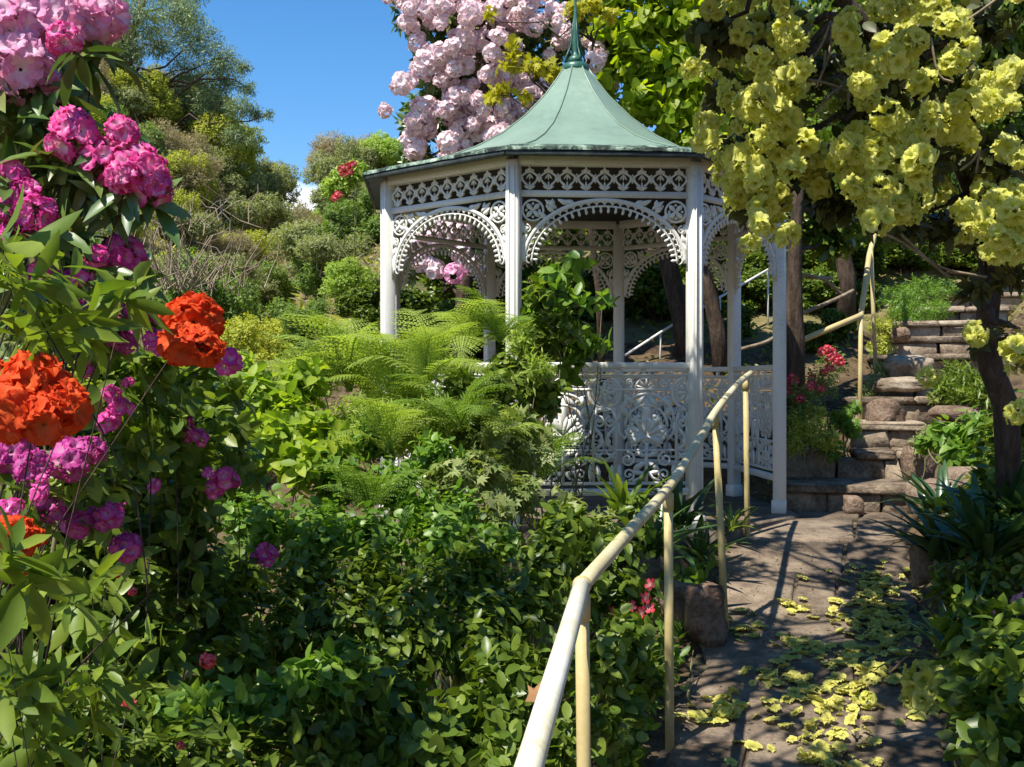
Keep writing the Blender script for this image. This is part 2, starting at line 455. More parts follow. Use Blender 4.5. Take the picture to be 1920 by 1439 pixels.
PM = {
 'pink':   petal_mat('pink_petal', (.90, .50, .68), (.94, .74, .82), (.95, .88, .90), 0.45, (.88, .34, .58)),
 'hot':    petal_mat('hot_pink_petal', (.88, .14, .45), (.93, .48, .67), (.95, .86, .88), 0.4, (.84, .07, .34)),
 'palepink': petal_mat('pale_pink_petal', (.93, .77, .78), (.95, .88, .87), (.95, .90, .86), 0.35, (.91, .66, .71)),
 'magenta': petal_mat('magenta_petal', (.84, .10, .43), (.88, .30, .57), (.90, .58, .70), 0.38, (.74, .05, .36)),
 'purple': petal_mat('purple_petal', (.64, .085, .36), (.72, .20, .48), (.78, .42, .60), 0.4, (.50, .045, .26)),
 'orange': petal_mat('orange_red_petal', (.80, .115, .022), (.84, .16, .035), (.78, .22, .06), 0.42, (.77, .075, .018)),
 'yellow': petal_mat('yellow_petal', (.78, .78, .18), (.76, .76, .12), (.60, .62, .07), 0.55, (.82, .82, .28)),
 'fallen': petal_mat('fallen_yellow_petal', (.70, .69, .17), (.66, .64, .14), (.50, .46, .08), 0.35, (.58, .52, .15)),
 'red':    petal_mat('coral_red_petal', (.72, .08, .10), (.78, .24, .24), (.85, .5, .45), 0.35, (.60, .02, .06)),
}

# ------------------------------------------------------------------ leaf and flower templates
def leaf_tpl(w=0.3, st=((.28, .8), (.62, 1.0)), fold=.12, curl=.1, wav=0.0):
    """length 1 along +Y, half widths w*st, folded along the midrib, tip curling down"""
    V = [(0, 0, 0)]; T = []
    for i, (t, k) in enumerate(st):
        zc = -curl * t * t
        a = w * k / 2 * 1.0
        V += [(-a, t, zc + fold * k * w + wav * (-1) ** i), (0, t, zc), (a, t, zc + fold * k * w - wav * (-1) ** i)]
    V.append((0, 1, -curl))
    n = len(st)
    T += [(0, 2, 1), (0, 3, 2)]
    for i in range(n - 1):
        a = 1 + 3 * i; b = a + 3
        T += [(a, a + 1, b), (a + 1, b + 1, b), (a + 1, a + 2, b + 1), (a + 2, b + 2, b + 1)]
    a = 1 + 3 * (n - 1); e = len(V) - 1
    T += [(a, a + 1, e), (a + 1, a + 2, e)]
    return np.array(V, float), np.array(T)

T_LANCE = leaf_tpl(.27, ((.2, .55), (.45, .95), (.72, .8)), .18, .22)
T_LANCE2 = leaf_tpl(.30, ((.3, .85), (.68, .9)), .15, .15)
T_OVAL = leaf_tpl(.52, ((.18, .72), (.45, 1.0), (.76, .72)), .14, .14)
T_ROUND = leaf_tpl(.80, ((.12, .7), (.42, 1.0), (.78, .74)), .10, .16)
T_HEART = leaf_tpl(.95, ((.04, .8), (.32, 1.0), (.7, .62)), .10, .2)
T_SMALL = leaf_tpl(.50, ((.42, 1.0),), .2, .12)
T_NEEDLE = leaf_tpl(.20, ((.4, 1.0),), .1, .15)
T_BLADE = leaf_tpl(.075, ((.15, .9), (.4, 1.0), (.65, .9), (.85, .55)), .3, .55)
def lobed_tpl():
    """five pointed lobes, palmate"""
    V = [(0, 0, 0), (0, .42, .03)]; T = []
    ang = [-118, -88, -58, -30, 0 - 16, 0, 16, 30, 58, 88, 118]
    rad = [.30, .52, .34, .68, .45, .62, .45, .68, .34, .52, .30]
    rad = [r * (1.0 if i % 2 else .8) for i, r in enumerate(rad)]
    for i, (a, r) in enumerate(zip(ang, rad)):
        V.append((math.sin(R(a)) * r, .42 + math.cos(R(a)) * r, -.10 * r * r + (.05 if i % 2 == 0 else -.02)))
    n = len(ang)
    for i in range(n - 1):
        T.append((1, 2 + i + 1, 2 + i))
    T += [(0, 1, 2), (0, 2 + n - 1, 1)]
    return np.array(V, float), np.array(T)
T_LOBED = lobed_tpl()

def floret(seed, N=20, rings=((0, .10), (.42, .34), (.72, .72), (.80, 1.0)), ruffle=.09, lobes=5, notch=.30):
    """open funnel flower facing +Z, rim radius about 1"""
    rg = np.random.default_rng(seed)
    ph = rg.uniform(0, 6)
    th = np.arange(N) * 2 * math.pi / N
    lobe = 1 - notch * (1 - np.abs(np.cos(lobes * th / 2)) ** .55)
    V = []; A = []
    for i, (z, r) in enumerate(rings):
        k = i / (len(rings) - 1)
        rr = r * (1 + (lobe - 1) * k ** 2) * (1 + rg.normal(0, .05, N) * k)
        zz = z + ruffle * k * k * np.sin(th * 7 + ph) + rg.normal(0, .045, N) * k - .10 * k * (1 - lobe)
        V.append(np.c_[rr * np.cos(th), rr * np.sin(th), zz]); A.append(np.full(N, k))
    V = np.concatenate(V); A = np.concatenate(A)
    T = []
    for i in range(len(rings) - 1):
        for k in range(N):
            a, b = i * N + k, i * N + (k + 1) % N
            T += [(a, b, b + N), (a, b + N, a + N)]
    return V, np.array(T), A

def petal_flower(seed, nu=4, nv=4, lobes=5, ruffle=.12, w=.60, cup=.58, reflex=.15):
    """flower facing +Z built of separate overlapping ruffled petals, rim radius about 1"""
    rg = np.random.default_rng(seed)
    V = []; A = []; T = []
    for p in range(lobes):
        a = 2 * math.pi * p / lobes + rg.normal(0, .12)
        tl = rg.normal(0, .12); ln = rg.uniform(.88, 1.1); ph = rg.uniform(0, 6)
        o = len(V)
        for i in range(nu):
            t = i / (nu - 1)
            r = .08 + .95 * ln * t
            z = cup * (1 - (1 - t) ** 2.2) - reflex * t ** 3 + .02 * (p % 2)
            wd = w * (math.sin(math.pi * (.10 + .66 * t)) ** .8) * (1.0 if i < nu - 1 else .80)
            for j in range(nv):
                s = j / (nv - 1) * 2 - 1
                rr = r - (.16 * s * s * t if i == nu - 1 else .04 * s * s)
                yy = s * wd
                zz = z + .16 * s * s * (1 - t) + ruffle * t * t * math.sin(s * 5.5 + ph) + rg.normal(0, .055) * t + s * tl * t * .4
                V.append((rr * math.cos(a) - yy * math.sin(a), rr * math.sin(a) + yy * math.cos(a), zz)); A.append(t)
        for i in range(nu - 1):
            for j in range(nv - 1):
                q = o + i * nv + j
                T += [(q, q + nv, q + nv + 1), (q, q + nv + 1, q + 1)]
    return np.array(V), np.array(T), np.array(A)
FL_HI = [petal_flower(i, 5, 7, ruffle=.15) for i in range(5)]
FL_MID = [petal_flower(10 + i, 3, 4, ruffle=.14) for i in range(4)]
FL_LOW = [petal_flower(20 + i, 2, 3, ruffle=.14) for i in range(3)]

def frame_of(Nn, rg):
    """perpendicular axis with a random turn for each normal"""
    Nn = nrm(Nn)
    a = nrm(rg.normal(size=Nn.shape))
    return nrm(a - Nn * np.sum(a * Nn, -1, keepdims=True))

def truss_dirs(n, cover, rg):
    i = np.arange(n) + .5
    c = 1 - i / n * (1 - math.cos(cover))
    th = i * 2.39996 + rg.uniform(0, 6)
    s = np.sqrt(1 - c * c)
    d = np.c_[s * np.cos(th), s * np.sin(th), c] + rg.normal(0, .10, (n, 3))
    return nrm(d)

def truss_mesh(name, mat, fl, n=13, cover=R(115), fr=.50, seed=0, loose=.10):
    """unit-radius ball of flowers facing outward from the centre; +Z is the twig direction"""
    rg = np.random.default_rng(seed)
    mb = MB()
    d = truss_dirs(n, cover, rg)
    d2 = frame_of(d, rg)
    S = fr * rg.uniform(.85, 1.15, n)
    P = d * ((1.0 - S * .78) * rg.uniform(1 - loose * 1.6, 1 + loose, n))[:, None]
    d = nrm(d + rg.normal(0, loose * 1.2, (n, 3))); d2 = frame_of(d, rg)
    for k in range(len(fl)):
        s = np.arange(n) % len(fl) == k
        mb.scatter(fl[k], P[s], d2[s], d[s], S[s])
    V = mb.V
    return mb.mesh(name, [mat], True, True)

# ------------------------------------------------------------------ plant building
def ellip_tips(rg, c, r, n, shell=.45, up=.35, out=1.0):
    r = np.broadcast_to(np.asarray(r, float), (3,))
    d = nrm(rg.normal(size=(n, 3)))
    rad = np.maximum(rg.uniform(0, 1, n) ** (1 / 3), shell * rg.uniform(0.6, 1.4, n)).clip(0, 1.05)
    P = np.asarray(c) + d * rad[:, None] * r
    td = nrm(d * out + np.array([0, 0, up]) + rg.normal(0, .35, (n, 3)))
    return P, td

def whorls(rg, tips, td, k, spread, L, along=0.0, droop=0.0, jit=.2, var=.35):
    """k leaves round each twig tip: returns positions, directions, normals, sizes"""
    n = len(tips)
    e1 = frame_of(td, rg); e2 = np.cross(td, e1)
    P = []; D = []; N = []; S = []
    for i in range(k):
        az = 2.39996 * i if along > 0 else 2 * math.pi * i / k
        az = az + rg.normal(0, .25, n)
        sp = spread + rg.normal(0, .2, n)
        d = np.cos(sp)[:, None] * td + np.sin(sp)[:, None] * (np.cos(az)[:, None] * e1 + np.sin(az)[:, None] * e2)
        d = nrm(d + np.array([0, 0, -droop]) + rg.normal(0, jit * .5, (n, 3)))
        m = td + np.array([0, 0, .35]) + rg.normal(0, jit, (n, 3))
        m = nrm(m - d * np.sum(m * d, -1, keepdims=True))
        P.append(tips - td * (along * (i + rg.uniform(0, .5, n))[:, None] / max(k, 1)))
        D.append(d); N.append(m); S.append(L * rg.uniform(1 - var, 1 + var, n))
    return np.concatenate(P), np.concatenate(D), np.concatenate(N), np.concatenate(S)

def in_gazebo(P, rad=1.72):
    return (np.hypot(P[:, 0] - GC[0], P[:, 1] - GC[1]) < rad) & (P[:, 2] < 4.6) & (P[:, 2] > .3)

def on_path(P, w=PW - .12):
    return (np.abs(P[:, 0] - path_x(P[:, 1])) < w) & (P[:, 1] < 8.4) & (P[:, 2] < path_z(P[:, 1]) + 2.1)

def project(P):
    y = np.maximum(P[:, 1], .05)
    return 960 + F * P[:, 0] / y, 715 - F * (P[:, 2] - EYE) / y

def foliage(parent, arr, tpl, mat, name='leaf', singles=0, keep=None, mass='foliage'):
    """the leaves that show largest as parts of their own, the rest joined into one part"""
    P, D, N, S = arr
    ok = P[:, 2] > ground(P[:, 0], P[:, 1]) + .01
    if keep is not None: ok &= keep(P)
    P, D, N, S = P[ok], D[ok], N[ok], S[ok]
    if singles and len(P):
        px, py = project(P)
        size = S * F / np.maximum(P[:, 1], .3)
        vis = (px > 10) & (px < 1910) & (py > 10) & (py < 1430) & (P[:, 1] > .8)
        score = np.where(vis, -P[:, 1] + .004 * size, -1e6)
        o = np.argsort(-score)[:singles]
        o = o[score[o] > -1e5]
        one = MB().add(tpl[0], tpl[1]).mesh(name, [mat], True)
        for i in o:
            x = np.cross(D[i], N[i]); s = S[i]
            M = Matrix(((x[0] * s, D[i][0] * s, N[i][0] * s, P[i][0]), (x[1] * s, D[i][1] * s, N[i][1] * s, P[i][1]), (x[2] * s, D[i][2] * s, N[i][2] * s, P[i][2]), (0, 0, 0, 1)))
            link(name, one, parent, M)
        m = np.ones(len(P), bool); m[o] = False
        P, D, N, S = P[m], D[m], N[m], S[m]
    if len(P):
        o = MB().scatter(tpl, P, D, N, S).build(mass, [mat], parent, True)
        o['kind'] = 'stuff'
        return o

def cat4(*arrs):
    return tuple(np.concatenate([a[i] for a in arrs]) for i in range(4))

def bezier(a, b, sag, rg, n=7, wob=.03):
    a = np.asarray(a, float); b = np.asarray(b, float)
    t = np.linspace(0, 1, n)[:, None]
    m = (a + b) / 2 + np.asarray(sag, float)
    L = np.linalg.norm(b - a)
    P = (1 - t) ** 2 * a + 2 * t * (1 - t) * m + t * t * b
    w = rg.normal(0, wob * L, (n, 3)); w[0] = 0; w[-1] = 0
    return P + w

def smooth_path(P, n=6):
    P = np.asarray(P, float); out = []
    Pp = np.vstack([2 * P[0] - P[1], P, 2 * P[-1] - P[-2]])
    for i in range(1, len(Pp) - 2):
        for t in np.linspace(0, 1, n, endpoint=False):
            a, b, c, d = Pp[i - 1:i + 3]
            out.append(.5 * (2 * b + (c - a) * t + (2 * a - 5 * b + 4 * c - d) * t * t + (3 * b - 3 * c + d - a) * t ** 3))
    return np.array(out + [P[-1]])

def stems(parent, base, tops, r0, mat, rg, name='stem', sides=6, wob=.035, tip=.25):
    """one tapered stem from the ground to each cluster, joined into one part"""
    mb = MB()
    for t in tops:
        t = np.asarray(t, float)
        b = np.asarray(base, float) + np.array([rg.normal(0, r0), rg.normal(0, r0), 0])
        P = smooth_path(bezier(b, t, ((b - t) * np.array([.25, .25, 0])), rg, 6, wob), 3)
        mb.tube(P, np.linspace(r0, r0 * tip, len(P)) * rg.uniform(.7, 1.1), sides)
    return mb.build(name, [mat], parent, True)

def base_under(cl):
    c = np.array([at(*q[:3]) for q in cl])
    x, y = c[:, 0].mean(), c[:, 1].mean()
    return np.array([x, y, float(ground(x, y)) - .05])

def pad(v, fl):
    return v

def shrub(name, label, cat, cl, tpl, mat, L, n, k=6, spread=1.1, along=.12, droop=.1, singles=0, seed=0, group=None, keep=None,
          stem_r=.012, stem_mat=None, shell=.45, up=.35, base=None, flat=1.0):
    """cl: clusters (px, py, depth, radius px) in the photograph turned to points in the garden"""
    rg = np.random.default_rng(seed)
    b = base_under(cl) if base is None else np.asarray(base, float)
    t = thing(name, label, cat, b, group)
    tips = []; tds = []; tops = []
    tot = sum(q[3] ** 2 for q in cl)
    for q in cl:
        c = at(*q[:3]); r = q[3] * q[2] / F
        m = max(3, int(n * q[3] ** 2 / tot))
        P, d = ellip_tips(rg, c, (r, r * 1.0, r * flat), m, shell, up)
        tips.append(P); tds.append(d); tops.append(c)
    tips = np.concatenate(tips); tds = np.concatenate(tds)
    stems(t, b, tops, stem_r, stem_mat or M_STEM, rg)
    foliage(t, whorls(rg, tips, tds, k, spread, L, along, droop), tpl, mat, singles=singles, keep=keep)
    return t, rg, tips, tds

def put_truss(parent, me, c, d, r, rg, name='flower_truss', label=None):
    d = Vector(nrm(np.asarray(d, float)))
    q = d.to_track_quat('Z', 'Y')
    M = Matrix.Translation(Vector(c)) @ q.to_matrix().to_4x4() @ Matrix.Rotation(rg.uniform(0, 6), 4, 'Z') @ Matrix.Diagonal((r * rg.uniform(.85, 1.15), r * rg.uniform(.85, 1.15), r * rg.uniform(.8, 1.1), 1))
    o = link(name, me, parent, M)
    if label: o['label'] = label
    return o

def open_truss(parent, fl_meshes, core, c, d, r, rg, n=14, cover=R(120), fr=.46, name='flower_truss', label=None, loose=.20):
    """a truss whose flowers are sub-parts"""
    o = put_truss(parent, core, c, d, r, rg, name, label)
    ds = nrm(truss_dirs(n, cover, rg) + rg.normal(0, loose, (n, 3)))
    for i in range(n):
        q = Vector(ds[i]).to_track_quat('Z', 'Y')
        s = fr * rg.uniform(.85, 1.18)
        M = Matrix.Translation(Vector(ds[i] * (1 - s * .78) * rg.uniform(1 - loose, 1 + loose * .8))) @ q.to_matrix().to_4x4() @ Matrix.Rotation(rg.uniform(0, 6), 4, 'Z') @ Matrix.Diagonal((s, s, s, 1))
        f = bpy.data.objects.new('flower', fl_meshes[i % len(fl_meshes)])
        COL.objects.link(f); f.parent = o; f.matrix_basis = M
    return o

def core_mesh():
    mb = MB()
    rg = np.random.default_rng(5)
    for d in truss_dirs(10, R(120), rg):
        mb.tube([(0, 0, -.15), d * .3, d * .62], [.045, .03, .03], 4)
    mb.tube([(0, 0, -.7), (0, 0, -.2), (0, 0, .1)], [.06, .07, .05], 5)
    return mb.mesh('flower_stalks', [M_STEM], True)
CORE = core_mesh()
def fl_set(key, tpls):
    out = []
    for i, t in enumerate(tpls):
        out.append(MB().add(t[0], t[1], 0, t[2]).mesh('flower_' + key, [PM[key]], True, True))
    return out

# ------------------------------------------------------------------ ground, path
def lines(*segs):
    out = []
    for a, b, s in segs:
        out += list(np.arange(a, b - 1e-6, s))
    out.append(segs[-1][1])
    return np.array(out)

gx = lines((-400, -80, 40), (-80, -16, 4), (-16, -4, .6), (-4, 8, .12), (8, 20, .6), (20, 80, 4), (80, 400, 40))
gy = lines((-200, -20, 30), (-20, -1, 1.2), (-1, 16, .12), (16, 50, .7), (50, 120, 5), (120, 600, 40))
X, Y = np.meshgrid(gx, gy)
Z = ground(X, Y)
rgn = np.random.default_rng(1)
Z = Z + rgn.normal(0, .012, Z.shape) * (np.abs(X - path_x(Y)) > PW + .1)
Z = Z - 0.03 * (np.abs(X - path_x(Y)) < PW + .06) * (Y < 8.5)
gm = MB()
nx, ny = len(gx), len(gy)
ii = np.arange(nx * ny).reshape(ny, nx)
gm.add(np.c_[X.ravel(), Y.ravel(), Z.ravel()], np.c_[ii[:-1, :-1].ravel(), ii[:-1, 1:].ravel(), ii[1:, 1:].ravel(), ii[1:, :-1].ravel()])
yc = (Y[:-1, :-1] > 13.0).ravel()
gm.qm[0] = yc.astype(int)
g = gm.build('ground', [M_SOIL, M_HILL], None, True)
set_props(g, kind='structure')

pm = MB()
ys = np.arange(-.6, 8.45, .15)
pv = []
for y in ys:
    for s in (-1, 1):
        pv.append((path_x(y) + s * (PW + .02), y, path_z(y) - .012))
pv = np.array(pv)
pm.add(pv, [(2 * i, 2 * i + 1, 2 * i + 3, 2 * i + 2) for i in range(len(ys) - 1)])
path = pm.build('path', [M_MORTAR])
set_props(path, kind='structure')

def prism(poly, z0, z1, tilt=(0, 0), bev=.012, rg=None, shrink=.0):
    """irregular slab: outline poly (n,2), flat sides, worn top edge; z functions of the plan position are added by the caller"""
    poly = np.asarray(poly, float); n = len(poly); c = poly.mean(0)
    inn = c + (poly - c) * (1 - bev / np.maximum(np.linalg.norm(poly - c, axis=1, keepdims=True), .02))
    V = np.vstack([np.c_[poly, np.full(n, z0)], np.c_[poly, np.full(n, z1 - bev * .7)], np.c_[inn, np.full(n, z1)], [[c[0], c[1], z1]]])
    V[n:, 2] += (V[n:, 0] - c[0]) * tilt[0] + (V[n:, 1] - c[1]) * tilt[1]
    T = []; Q = []
    for i in range(n):
        j = (i + 1) % n
        Q += [(i, j, n + j, n + i), (n + i, n + j, 2 * n + j, 2 * n + i)]
        T.append((2 * n + i, 2 * n + j, 3 * n))
    return V, T, Q

rg = np.random.default_rng(11)
y = 0.2; row = 0
prev = None
ROWS = [0.2]
while ROWS[-1] < 8.3:
    ROWS.append(ROWS[-1] + rg.uniform(.42, .85))
ROWS[-1] = 8.40
def cut(i):
    k = (3, 2, 1, 3, 2, 2, 3)[i % 7]
    c = np.linspace(-PW, PW, k + 1)
    c[1:-1] += rg.uniform(-.24, .24, k - 1) if k == 2 else rg.uniform(-.11, .11, k - 1)
    return c
for i in range(len(ROWS) - 1):
    c = cut(i)
    for j in range(len(c) - 1):
        a, b = c[j], c[j + 1]
        y0, y1 = ROWS[i], ROWS[i + 1]
        w = .006
        P = []
        for (s, yy, ds, dy) in ((a, y0, 1, 1), ((a + b) / 2, y0, 0, 1), (b, y0, -1, 1), (b, (y0 + y1) / 2, -1, 0), (b, y1, -1, -1), ((a + b) / 2, y1, 0, -1), (a, y1, 1, -1), (a, (y0 + y1) / 2, 1, 0)):
            ss = s + ds * w + rg.normal(0, .010); yv = yy + dy * w + rg.normal(0, .008)
            if abs(s) > PW - .01: ss += rg.uniform(-.07, .05)
            P.append((path_x(yv) + ss, yv))
        V, T, Q = prism(P, -.03, .008 + rg.uniform(0, .007), (rg.normal(0, .007), rg.normal(0, .007)), .016)
        V[:, 2] += path_z(V[:, 1])
        mb = MB(); mb.add2(V, T, Q)
        mb.build('flagstone', [M_STONE], path)

# ------------------------------------------------------------------ stones
def boulder(name, label, cat, c, s, seed, mat, rot=0, group=None, lump=.22, sub=3, squareness=.0):
    import bmesh
    bm = bmesh.new()
    bmesh.ops.create_icosphere(bm, subdivisions=sub, radius=1)
    off = Vector((seed * 7.3, seed * 3.1, seed * 1.7))
    for v in bm.verts:
        d = v.co.normalized()
        if squareness:
            m = max(abs(d.x), abs(d.y), abs(d.z))
            d = d.lerp(d / m * .82, squareness)
        k = 1 + lump * mnoise.noise(v.co * 1.1 + off) + lump * .6 * mnoise.noise(v.co * 2.7 + off) + .09 * mnoise.noise(v.co * 5 + off) + .05 * mnoise.noise(v.co * 11 + off)
        v.co = Vector((d.x * s[0], d.y * s[1], d.z * s[2])) * k
    me = bpy.data.meshes.new(name)
    bm.to_mesh(me); bm.free()
    for p in me.polygons: p.use_smooth = True
    me.materials.append(mat)
    o = link(name, me, None, Matrix.Translation(Vector(c)) @ Matrix.Rotation(rot, 4, 'Z'))
    return set_props(o, label, cat, group)

# ------------------------------------------------------------------ stone stairs
ST = [(8.50, .83), (9.05, 1.06), (9.62, 1.28), (10.2, 1.50), (10.8, 1.71), (11.4, 1.93), (12.0, 2.14), (12.6, 2.35), (13.3, 2.56), (14.0, 2.78), (14.7, 3.0), (15.4, 3.22)]
stairs = thing('stone_stairs', 'rough brown stone stairs climbing the bank to the right of the white gazebo', 'stairs', (stair_x(8.5), 8.5, .62))
rg = np.random.default_rng(21)
sa = R(-14)
AX = np.array([[math.cos(sa), math.sin(sa), 0], [-math.sin(sa), math.cos(sa), 0], [0, 0, 1]])
def rough_block(mb, c, s, jit=.012, bev=.016):
    n0 = len(mb.V)
    mb.box(c, s, AX, 0, bev)
    mb.V[n0] = mb.V[n0] + rg.normal(0, jit, mb.V[n0].shape) * np.array([1, 1, .45])
for k, (sy, sz) in enumerate(ST):
    sx = float(stair_x(sy))
    x0, x1 = (-.50, .48)
    if k == 0: x0, x1 = (-.62, .50)
    if k == 1: x0, x1 = (-.16, .44)
    if k == 2: x0, x1 = (-.34, .34)
    if k > 4: x1 = .72
    dn = (ST[k + 1][0] - sy) if k < len(ST) - 1 else .7
    org = np.array([sx, sy, 0])
    mb = MB()                                    # the tread slab, cut in two on some steps
    cuts = [x0, x1] if k in (0, 2, 6) else [x0, x0 + (x1 - x0) * rg.uniform(.4, .65), x1]
    step = None
    for a, b in zip(cuts[:-1], cuts[1:]):
        c = org + np.array([(a + b) / 2, dn / 2 + .07, 0]) @ AX; c[2] = sz - .03
        mb = MB(); rough_block(mb, c, (b - a - .012, dn + .16, .06 + rg.uniform(0, .012)), .010)
        if step is None:
            step = mb.build('step', [M_STEP], stairs)
        else:
            mb.build('slab', [M_STEP], step)
    rb = (-.74 if k == 1 else x0 + .02, x1 - .02)
    nb = 3 if k in (1, 0) else 2
    cu = np.linspace(rb[0], rb[1], nb + 1); cu[1:-1] += rg.uniform(-.05, .05, nb - 1)
    for a, b in zip(cu[:-1], cu[1:]):
        top = sz - .064
        bot = (ST[k - 1][1] if k else .60) - .05
        if k == 1 and b < -.12: top = sz + .02
        mb = MB()
        c = org + np.array([(a + b) / 2, .16 + rg.uniform(-.012, .012), 0]) @ AX; c[2] = (top + bot) / 2
        rough_block(mb, c, (b - a - .012, .24, top - bot), .012, .022)
        mb.build('block', [M_STEP], step)

def put_stone(label, cat, px, py, D, wpx, hpx, seed, mat, name='boulder', sq=.3, rot=0, dpt=1.0, group=None):
    c = at(px, py, D); w = wpx * D / F; h = hpx * D / F
    return boulder(name, label, cat, c, (w / 2, w / 2 * dpt, h / 2), seed, mat, rot, group, .22, 3, sq)
put_stone('rounded brown boulder sitting on the low stair block below the handrail post', 'boulder', 1660, 778, 9.95, 74, 66, 3, M_BOULDER)
put_stone('flat pale boulder lying across the middle of the stone stairs', 'boulder', 1700, 690, 10.9, 92, 50, 5, M_STEP, sq=.4)
put_stone('broad flat rock in front of the pale boulder on the stairs', 'rock', 1690, 722, 10.55, 110, 30, 8, M_STEP, sq=.5)
put_stone('pinkish square stone at the left end of an upper step', 'rock', 1688, 628, 11.9, 40, 30, 9, M_REDSTONE, sq=.6)
put_stone('angular mossy rock at the right end of the second step', 'rock', 1722, 872, 8.9, 62, 84, 12, M_BOULDER, sq=.4)
put_stone('dark angular rock beside the bottom step on the right', 'rock', 1735, 940, 8.2, 74, 90, 14, M_BOULDER, sq=.4)
put_stone('tawny layered rock jutting from the right bank below the green leaves', 'rock', 1835, 905, 7.4, 150, 62, 17, M_BOULDER, sq=.3)
put_stone('tawny ledge of rock on the right bank beside the stairs', 'rock', 1805, 775, 9.4, 120, 34, 19, M_BOULDER, sq=.3)
put_stone('upright reddish stone at the left path edge beside the handrail post', 'edging stone', 1322, 1150, 5.75, 84, 128, 23, M_REDSTONE, 'edging_stone', .7)
put_stone('lower reddish stone behind the upright one at the left path edge', 'edging stone', 1272, 1128, 6.1, 78, 78, 26, M_REDSTONE, 'edging_stone', .8)
put_stone('narrow upright stone on the right path edge half way along', 'edging stone', 1728, 1052, 5.9, 42, 100, 29, M_BOULDER, 'edging_stone', .6)
put_stone('small stone in front of the bottom stair riser', 'rock', 1600, 948, 8.33, 38, 40, 33, M_BOULDER, sq=.95)
put_stone('pale stone step edge beside the gazebo entrance post', 'rock', 1390, 985, 7.95, 70, 34, 35, M_STEP, sq=.5)

# ------------------------------------------------------------------ gazebo
gaz = thing('gazebo', 'white octagonal cast iron lace gazebo with a green bell-shaped roof', 'gazebo', (GC[0], GC[1], FLOOR))
def gvert(k, r):
    a = GTH + math.pi / 8 + k * math.pi / 4
    return np.array([GC[0] + r * math.sin(a), GC[1] + r * math.cos(a)])
Z_BEAM1, Z_BEAM0 = 3.127, 3.084
class Lace:
    """flat ironwork in the plane u,v, every bar with its own thickness"""
    def __init__(self, t=.011, seed=0):
        self.mb = MB(); self.t = t; self.rg = random.Random(seed)
    def th(self):
        return self.t * (1 + .22 * self.rg.random())
    def strip(self, P, w, closed=False):
        P = np.asarray(P, float); t = self.th() / 2
        if closed: P = np.vstack([P, P[:1]])
        n = len(P)
        if closed:
            tg = nrm(np.roll(P[:-1], -1, 0) - np.roll(P[:-1], 1, 0)); tg = np.vstack([tg, tg[:1]])
        else:
            tg = nrm(np.gradient(P, axis=0))
        w = np.broadcast_to(np.asarray(w, float), (n,))[:, None] / 2
        nn = np.c_[-tg[:, 1], tg[:, 0]]
        a = P + nn * w; b = P - nn * w
        V = np.concatenate([np.c_[q[:, 0], np.full(n, y), q[:, 1]] for y in (-t, t) for q in (a, b)])
        Q = []
        for i in range(n - 1):
            A, B, C, D = i, n + i, 2 * n + i, 3 * n + i
            Q += [(A, A + 1, B + 1, B), (C, D, D + 1, C + 1), (A, C, C + 1, A + 1), (B, B + 1, D + 1, D)]
        if not closed:
            Q += [(0, n, 3 * n, 2 * n), (n - 1, 3 * n - 1, 4 * n - 1, 2 * n - 1)]
        self.mb.add(V, Q)
    def arc(self, c, r, a0, a1, w, n=14, ry=None):
        a = np.radians(np.linspace(a0, a1, n)); ry = r if ry is None else ry
        self.strip(np.c_[c[0] + r * np.cos(a), c[1] + ry * np.sin(a)], w)
    def ring(self, c, r, w, n=18):
        a = np.arange(n) * 2 * math.pi / n
        self.strip(np.c_[c[0] + r * np.cos(a), c[1] + r * np.sin(a)], w, True)
    def poly(self, P):
        P = np.asarray(P, float); n = len(P); t = self.th() / 2
        c = P.mean(0)
        V = np.vstack([np.c_[P[:, 0], np.full(n, -t), P[:, 1]], np.c_[P[:, 0], np.full(n, t), P[:, 1]], [[c[0], -t, c[1]], [c[0], t, c[1]]]])
        T = []; Q = []
        for i in range(n):
            j = (i + 1) % n
            T += [(2 * n, i, j), (2 * n + 1, n + j, n + i)]; Q.append((i, n + i, n + j, j))
        self.mb.add2(V, T, Q)
    def disc(self, c, r, n=8):
        a = np.arange(n) * 2 * math.pi / n
        self.poly(np.c_[c[0] + r * np.cos(a), c[1] + r * np.sin(a)])
    def petal(self, c, ang, L, w, tip=.6):
        """leaf shape from c, pointing at ang degrees"""
        a = R(ang); d = np.array([math.cos(a), math.sin(a)]); e = np.array([-d[1], d[0]])
        pr = [(0, .12), (.3, .7), (tip, 1), (.85, .6)]
        P = [np.array(c) + d * L * s + e * w / 2 * k for s, k in pr] + [np.array(c) + d * L] + [np.array(c) + d * L * s - e * w / 2 * k for s, k in pr[::-1]]
        self.poly(P)
    def scroll(self, c, r, a0, turns, w, sgn=1, n=16):
        s = np.linspace(0, 1, n); a = R(a0) + sgn * s * turns * 2 * math.pi; rr = r * (1 - .72 * s)
        self.strip(np.c_[c[0] + rr * np.cos(a), c[1] + rr * np.sin(a)], w * (1 - .3 * s))
        self.disc((c[0] + rr[-1] * math.cos(a[-1]), c[1] + rr[-1] * math.sin(a[-1])), w * .9, 6)
    def mesh(self, name):
        return self.mb.mesh(name, [M_WHITE])

W = GS - .088
